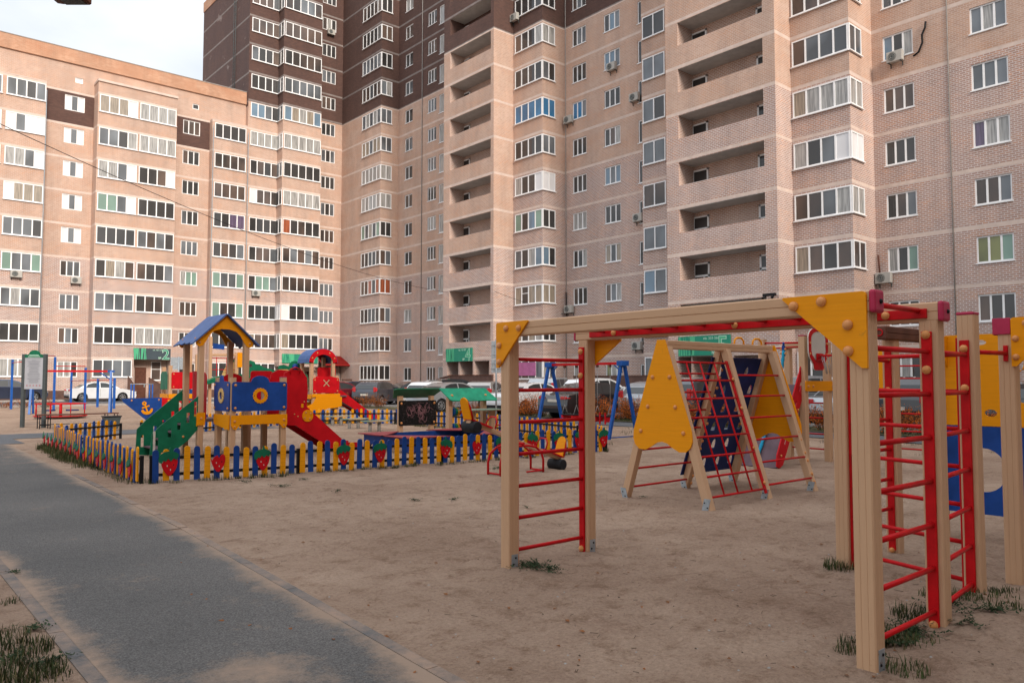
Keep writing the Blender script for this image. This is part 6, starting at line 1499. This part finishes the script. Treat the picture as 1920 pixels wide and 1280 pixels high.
b = MB(); b.prism([(.03, 2.33), (Wd-.03, 2.33), (Wd-.03, 2.42), (Wd*.78, 2.44)]+arc(Wd/2, 2.46, Wd*.24, 0, 180, 8, ry=.12)+[(Wd*.22, 2.44), (.03, 2.42)], (0, .012, 0), (1, 0, 0), ZV, (0, -1, 0), .05); b.build('arched_top', [grn], ib)
b = MB(); b.box((Wd*.28, -.045, 2.40), (Wd*.72, -.039, 2.425)); b.box((Wd*.22, -.045, 2.355), (Wd*.78, -.039, 2.378)); b.build('heading', [mint], ib)
b = MB(); RT = random.Random(2); z = 2.27
while z > 1.48:
    l_ = RT.uniform(.35, .72) if 1.62 < z < 2.1 else RT.uniform(.2, .8); b.box((Wd/2-Wd*l_*.45, -.034, z), (Wd/2+Wd*l_*.45, -.031, z+.010)); z -= RT.uniform(.022, .035)
b.box((Wd*.22, -.034, 2.12), (Wd*.78, -.031, 2.126)); b.build('small_print', [inkg], ib)
for k in range(5): b = MB(); b.tube([(Wd*(.2+.15*k), -.032, 1.40), (Wd*(.2+.15*k), -.036, 1.40)], .028, 10); b.build('pictogram', [pinkink], ib)
# road signs seen from behind on a pole; street lamp
c0 = pd(930, 30.5); rs_ = empty('road_sign', c0, 'grey backs of two stacked road signs on a thin pole, by entrance 4', 'sign', rz=-.7)
b = MB(); b.tube([(0, 0, -.1), (0, 0, 3.2)], .035, 8); b.build('pole', [silver], rs_)
for z0, z1 in ((2.42, 3.12), (1.87, 2.40)):
    b = MB(); b.box((-.19, .03, z0), (.19, .05, z1)); b.build('plate', [galv], rs_, bev=.006)
    b = MB(); b.box((-.2, -.0, z0+.15), (.2, .03, z0+.18)); b.box((-.2, -.0, z1-.18), (.2, .03, z1-.15)); b.build('clamp', [silver], rs_)
c0 = pd(335, 40); rs2 = empty('road_sign', c0, 'pale grey sign backs on a pole behind the low tower, right of entrance 2', 'sign', rz=-.6)
b = MB(); b.tube([(0, 0, -.1), (0, 0, 2.8)], .04, 8); b.build('pole', [silver], rs2)
for x in (-.22, .22): b = MB(); b.box((x-.2, .03, 2.15), (x+.2, .05, 2.78)); b.build('plate', [galv], rs2, bev=.006)
c0 = pd(-40, 14); sl_ = empty('street_lamp', c0, 'dark lamp head hanging in at the top edge over the left block', 'street lamp')
r_ = ray(131, 6); r_ = r_*(14/(r_.x*CB+r_.y*CA)); hd_ = Vector((r_.x, r_.y, 0))-c0; zl = EYE+r_.z-.03
b = MB(); b.tube([(0, 0, -.1), (0, 0, zl-.3)], .07, 10); b.tube([(0, 0, zl-.3), (0, 0, zl+.5), Vector((hd_.x*.3, hd_.y*.3, zl+.75)), Vector((hd_.x*.8, hd_.y*.8, zl+.55)), Vector((hd_.x*.95, hd_.y*.95, zl+.15))], .03, 8); b.build('pole', [grey], sl_)
dh = hd_.normalized(); sdh = Vector((-dh.y, dh.x, 0)); b = MB(); b.prism([(-.34, .03), (-.30, -.02), (-.2, -.035), (.1, -.05), (.30, -.05), (.33, -.03), (.33, .05), (.1, .1), (-.2, .08)], hd_+ZV*(zl+.10)-sdh*.12, dh, ZV, sdh, .24); b.build('lamp_head', [MATS['brown_board']], sl_, bev=.012)
b = MB(); b.prism([(-.12, 0), (.26, 0), (.26, .02), (-.12, .02)], hd_+ZV*(zl+.035)-sdh*.09, dh, ZV, sdh, .18); b.build('lens', [grey], sl_)
# ------------------------------------------------------------------ cars
def hwf(z, zb, zt, w, tp): return w-(z-zb)/(zt-zb)*tp
SPEC = dict(
 sedan=dict(L=4.6, W=1.80, pr=[(.02, .30), (-.0, .55), (.03, .82), (.12, .97), (.55, 1.02), (1.0, 1.02), (2.2, 1.0), (3.35, .98), (3.9, .90), (4.35, .78), (4.55, .62), (4.6, .45), (4.55, .24)],
   cab=[(.62, 1.0), (1.05, 1.28), (1.45, 1.42), (1.95, 1.47), (2.45, 1.45), (2.85, 1.33), (3.45, .98)], wr=.32, w=(.88, 3.62), sw=[[(1.12, 1.04), (1.25, 1.28), (1.62, 1.39), (2.02, 1.41), (2.02, 1.04)], [(2.10, 1.04), (2.10, 1.41), (2.45, 1.39), (2.76, 1.29), (3.12, 1.04)]], tail=(.80, .93), tv=0),
 hatch=dict(L=4.1, W=1.75, pr=[(.05, .30), (0, .55), (.02, .85), (.10, 1.02), (1.2, 1.03), (2.9, .98), (3.45, .90), (3.85, .78), (4.05, .60), (4.1, .42), (4.05, .24)],
   cab=[(.10, 1.0), (.35, 1.30), (.60, 1.45), (1.2, 1.52), (1.9, 1.50), (2.4, 1.38), (3.05, .97)], wr=.31, w=(.72, 3.25), sw=[[(.62, 1.06), (.75, 1.32), (1.2, 1.43), (1.55, 1.44), (1.55, 1.05)], [(1.63, 1.05), (1.63, 1.44), (1.95, 1.42), (2.32, 1.32), (2.75, 1.04)]], tail=(.85, 1.15), tv=1),
 suv=dict(L=4.5, W=1.85, pr=[(.05, .36), (0, .60), (.02, .95), (.10, 1.10), (1.2, 1.12), (3.1, 1.08), (3.7, 1.02), (4.2, .92), (4.45, .75), (4.5, .5), (4.42, .30)],
   cab=[(.10, 1.08), (.28, 1.42), (.50, 1.60), (1.2, 1.68), (2.1, 1.66), (2.6, 1.52), (3.3, 1.07)], wr=.36, w=(.85, 3.60), sw=[[(.45, 1.16), (.55, 1.44), (1.0, 1.56), (1.05, 1.56), (1.05, 1.15)], [(1.13, 1.15), (1.13, 1.56), (1.95, 1.57), (1.95, 1.14)], [(2.03, 1.14), (2.03, 1.56), (2.2, 1.55), (2.52, 1.44), (2.98, 1.13)]], tail=(.85, 1.25), tv=1),
 van=dict(L=4.4, W=1.80, pr=[(.05, .30), (0, .60), (.02, .95), (.06, 1.08), (1.2, 1.10), (3.2, 1.06), (3.8, .98), (4.15, .84), (4.36, .62), (4.4, .42), (4.34, .24)],
   cab=[(.06, 1.06), (.18, 1.45), (.34, 1.66), (1.2, 1.74), (2.2, 1.72), (2.75, 1.55), (3.6, 1.04)], wr=.32, w=(.78, 3.55), sw=[[(.42, 1.13), (.5, 1.5), (.6, 1.60), (1.05, 1.62), (1.05, 1.12)], [(1.13, 1.12), (1.13, 1.63), (2.0, 1.63), (2.0, 1.11)], [(2.08, 1.11), (2.08, 1.62), (2.3, 1.60), (2.66, 1.47), (3.2, 1.09)]], tail=(.85, 1.45), tv=1))
def make_car(kind, m, label, px=None, dep=None, th=49, pos=None, plate=True, dirt=False):
    sp = SPEC[kind]; L_, W_ = sp['L'], sp['W']; hw = W_/2
    p = pos if pos else pd(px, dep)
    # th: heading in the camera's frame, 0 = straight away from it, 90 = to its right
    t = math.radians(th); wx = math.sin(t)*CA+math.cos(t)*CB; wy = -math.sin(t)*CB+math.cos(t)*CA
    o = empty('parked_car', (p.x, p.y, .012), label, 'car', 'cars parked round the yard', rz=math.atan2(wy, wx))
    X0 = -L_/2
    def arch(cx):
        return [(cx+(sp['wr']+.05)*math.cos(math.radians(a_)), sp['wr']+(sp['wr']+.05)*math.sin(math.radians(a_))) for a_ in range(-8 if 1 else 0, 190, 18)]
    pts = list(sp['pr']); wf, wr_ = sp['w'][1], sp['w'][0]
    zb = .24
    bot = [(wf+sp['wr']+.08, zb)]+arch(wf)+[(wf-sp['wr']-.08, zb), (wr_+sp['wr']+.08, zb)]+arch(wr_)+[(wr_-sp['wr']-.08, zb+.02)]
    poly = [(X0+x, z) for x, z in pts+bot]
    b = MB(); b.prism(poly, (0, -hw, 0), (1, 0, 0), ZV, (0, 1, 0), W_)
    bo = b.build('body', [m], o, bev=.07); bo.modifiers['bevel'].segments = 3; bo.modifiers['bevel'].angle_limit = math.radians(60)
    for pol in bo.data.polygons: pol.use_smooth = True
    wn = bo.modifiers.new('wn', 'WEIGHTED_NORMAL'); wn.keep_sharp = False
    # cabin, tapered towards the roof
    cab = sp['cab']; zt = max(z for _, z in cab); zb2 = cab[0][1]
    def H(z): return hwf(z, zb2, zt, hw-.05, .20)
    b = MB()
    for s in (-1, 1):
        f = [(X0+x, s*H(z), z) for x, z in cab]
        if s > 0: f.reverse()
        b.face(f)
    for i in range(len(cab)-1):
        (xa, za), (xb, zb_) = cab[i], cab[i+1]
        b.face([(X0+xa, -H(za), za), (X0+xb, -H(zb_), zb_), (X0+xb, H(zb_), zb_), (X0+xa, H(za), za)], 0, smooth=True)
    b.build('cabin', [m], o, bev=.03)
    for s in (-1, 1):
        for wp in sp['sw']:
            g = MB(); f = [(X0+x, s*(H(z)+.006), z) for x, z in wp]
            b2 = [(X0+x, s*(H(z)-.02), z) for x, z in wp]
            if s > 0: f.reverse(); b2.reverse()
            g.face(f); g.face(b2[::-1]); g.build('side_window', [g_car], o)
    def screen(i0, i1, name, sg, ins=.05):
        (xa, za) = cab[i0]; (xb, zb_) = cab[i1]; g = MB(); e = .012
        dx, dz = xb-xa, zb_-za; l_ = math.hypot(dx, dz); nx_, nz_ = -dz/l_*1, dx/l_
        if nz_ < 0: nx_, nz_ = -nx_, -nz_
        def q(t_, s): x = xa+dx*t_; z = za+dz*t_; return (X0+x+nx_*e, s*(H(z)-ins), z+nz_*e)
        g.face([q(.08, -1), q(.93, -1), q(.93, 1), q(.08, 1)]); g.build(name, [g_car], o)
    screen(0, 1, 'rear_window', -1); screen(len(cab)-2, len(cab)-1, 'windscreen', 1)
    for cx in (wf, wr_):
        for s in (-1, 1):
            c = MB(); r = sp['wr']; yo = s*(hw-.02); yi = s*(hw-.22)
            c.tube([(0, yi, 0), (0, yo-s*.03, 0), (0, yo, 0)], r, 24, radii=[r, r, r*.90]); wl_ = bpy.data.objects.new('wheel', c.data('tyre', [rub])); wl_.name = 'wheel'; COL.objects.link(wl_); wl_.parent = o; wl_.location = (X0+cx, 0, r)
            c = MB(); c.tube([(0, yo-s*.02, 0), (0, yo+s*.004, 0)], r*.66, 20, 1); c.tube([(0, yo-s*.01, 0), (0, yo+s*.02, 0)], r*.14, 10)
            for k in range(7):
                a_ = k*2*math.pi/7; c.obox((math.cos(a_)*r*.38, yo+s*.008, math.sin(a_)*r*.38), (math.cos(a_)*r*.27, 0, math.sin(a_)*r*.27), (-math.sin(a_)*r*.07, 0, math.cos(a_)*r*.07), (0, .012, 0))
            c.tube([(r*.65*math.cos(q*.3142), yo+s*.008, r*.65*math.sin(q*.3142)) for q in range(21)], .012, 5, cap=False)
            c.build('rim', [alu, blk], wl_)
    t0, t1 = sp['tail']
    for s in (-1, 1):
        c = MB(); w_ = .32 if not sp['tv'] else .16
        c.box((X0-.012, min(s*(hw-.08), s*(hw-.08-w_)), t0), (X0+.06, max(s*(hw-.08), s*(hw-.08-w_)), t1)); c.box((X0+.03, min(s*(hw-.2), s*(hw+.004)), t0+.03), (X0+(.20 if not sp['tv'] else .09), max(s*(hw-.2), s*(hw+.004)), t1-.04)); c.build('taillight', [tail], o, bev=.02)
        c = MB(); c.box((X0+L_-.16, min(s*(hw-.06), s*(hw-.42)), .60), (X0+L_-.0, max(s*(hw-.06), s*(hw-.42)), .74)); c.build('headlight', [lampg], o, bev=.02)
        c = MB(); mx_ = X0+sp['sw'][-1][-1][0]-.12; c.box((mx_-.06, min(s*(hw-.06), s*(hw+.14)), zb2+.04), (mx_+.08, max(s*(hw-.06), s*(hw+.14)), zb2+.17)); c.build('wing_mirror', [m], o, bev=.03)
        for hx in ((sp['sw'][-1][0][0]+.12), (sp['sw'][-2][0][0]+.30)):
            c = MB(); c.box((X0+hx, min(s*hw, s*(hw+.022)), zb2-.16), (X0+hx+.15, max(s*hw, s*(hw+.022)), zb2-.13)); c.build('door_handle', [m], o)
        c = MB()
        for gx in (sp['sw'][-1][0][0]-.04, sp['sw'][-1][-1][0]-.02): c.box((X0+gx-.006, s*(hw+.001)-.003, .36), (X0+gx+.006, s*(hw+.001)+.003, zb2-.06))
        c.build('door_gap', [blk], o)
    c = MB(); c.box((X0-.02, -.26, .70 if not sp['tv'] else .62), (X0+.02, .26, .81 if not sp['tv'] else .73)); c.build('number_plate', [wdirty], o)
    c = MB(); c.box((X0-.01, -hw+.14, .28), (X0+.05, hw-.14, .44)); c.build('bumper_trim', [blk], o)
    c = MB(); c.box((X0+L_-.04, -.5, .38), (X0+L_+.008, .5, .58)); c.build('grille', [blk], o)
    return o
cw = carpaint('car_white', (.62, .64, .66), 0); cb = carpaint('car_black', (.012, .012, .015), .1); cs_ = carpaint('car_silver', (.34, .36, .38), .5); cg = carpaint('car_graphite', (.05, .055, .07), .4)
cr_ = carpaint('car_dark_red', (.13, .008, .016), .3); cn_ = carpaint('car_navy', (.02, .03, .06), .3); cbg = carpaint('car_beige', (.36, .35, .33), .4)
make_car('suv', cn_, 'navy blue car at the left edge behind the information board', 22, 57.5, 49)
make_car('sedan', cw, 'white sedan in profile in front of the left block', 190, 59, 49)
make_car('hatch', cb, 'black car half hidden behind the information board posts', 80, 66, 49)
make_car('hatch', cr_, 'dark red hatchback, nose to the right behind the arched tower', 640, 50, 52)
make_car('hatch', cn_, 'dark hatchback just behind the dark red one', 664, 56, 30)
make_car('hatch', cg, 'graphite estate seen from behind, left of the chalkboard', 712, 50.5, 18)
make_car('sedan', cb, 'black sedan behind the chalkboard roof', 775, 54, 49)
make_car('hatch', cw, 'white hatchback behind the gap between chalkboard and bead stand', 812, 46.5, 22)
make_car('suv', cb, 'black car behind the white one above the bead stand roof', 858, 51, 49)
make_car('sedan', cs_, 'silver white sedan right behind the green-roofed stands', 848, 40, 46)
make_car('hatch', cbg, 'beige silver hatchback left of the road sign', 914, 44, 16)
make_car('sedan', cw, 'large white sedan behind the left post of the monkey bars', 1000, 36.8, 47)
make_car('van', cs_, 'silver minivan behind the left swing legs', 1040, 42.5, 25)
make_car('sedan', cb, 'black sedan behind the swing seats and orange shrubs', 1112, 32.6, 52)
make_car('suv', cw, 'white car behind the black sedan roof', 1125, 39.5, 42)
make_car('hatch', cs_, 'silver hatchback between the swing and the orange plate', 1244, 32.5, 44)
make_car('suv', cg, 'dark grey car seen through the red grid net', 1322, 31, 48)
make_car('van', cs_, 'silver minivan behind the basketball tower', 1512, 29.5, 56)
make_car('sedan', cs_, 'silver sedan right of the basketball tower behind the thick posts', 1610, 27.5, 50)
make_car('suv', cb, 'black car behind the red ladder of the near monkey bars', 1722, 26, 45)
make_car('hatch', cb, 'dark car at the right edge seen through the play wall opening', 1925, 24, 49)
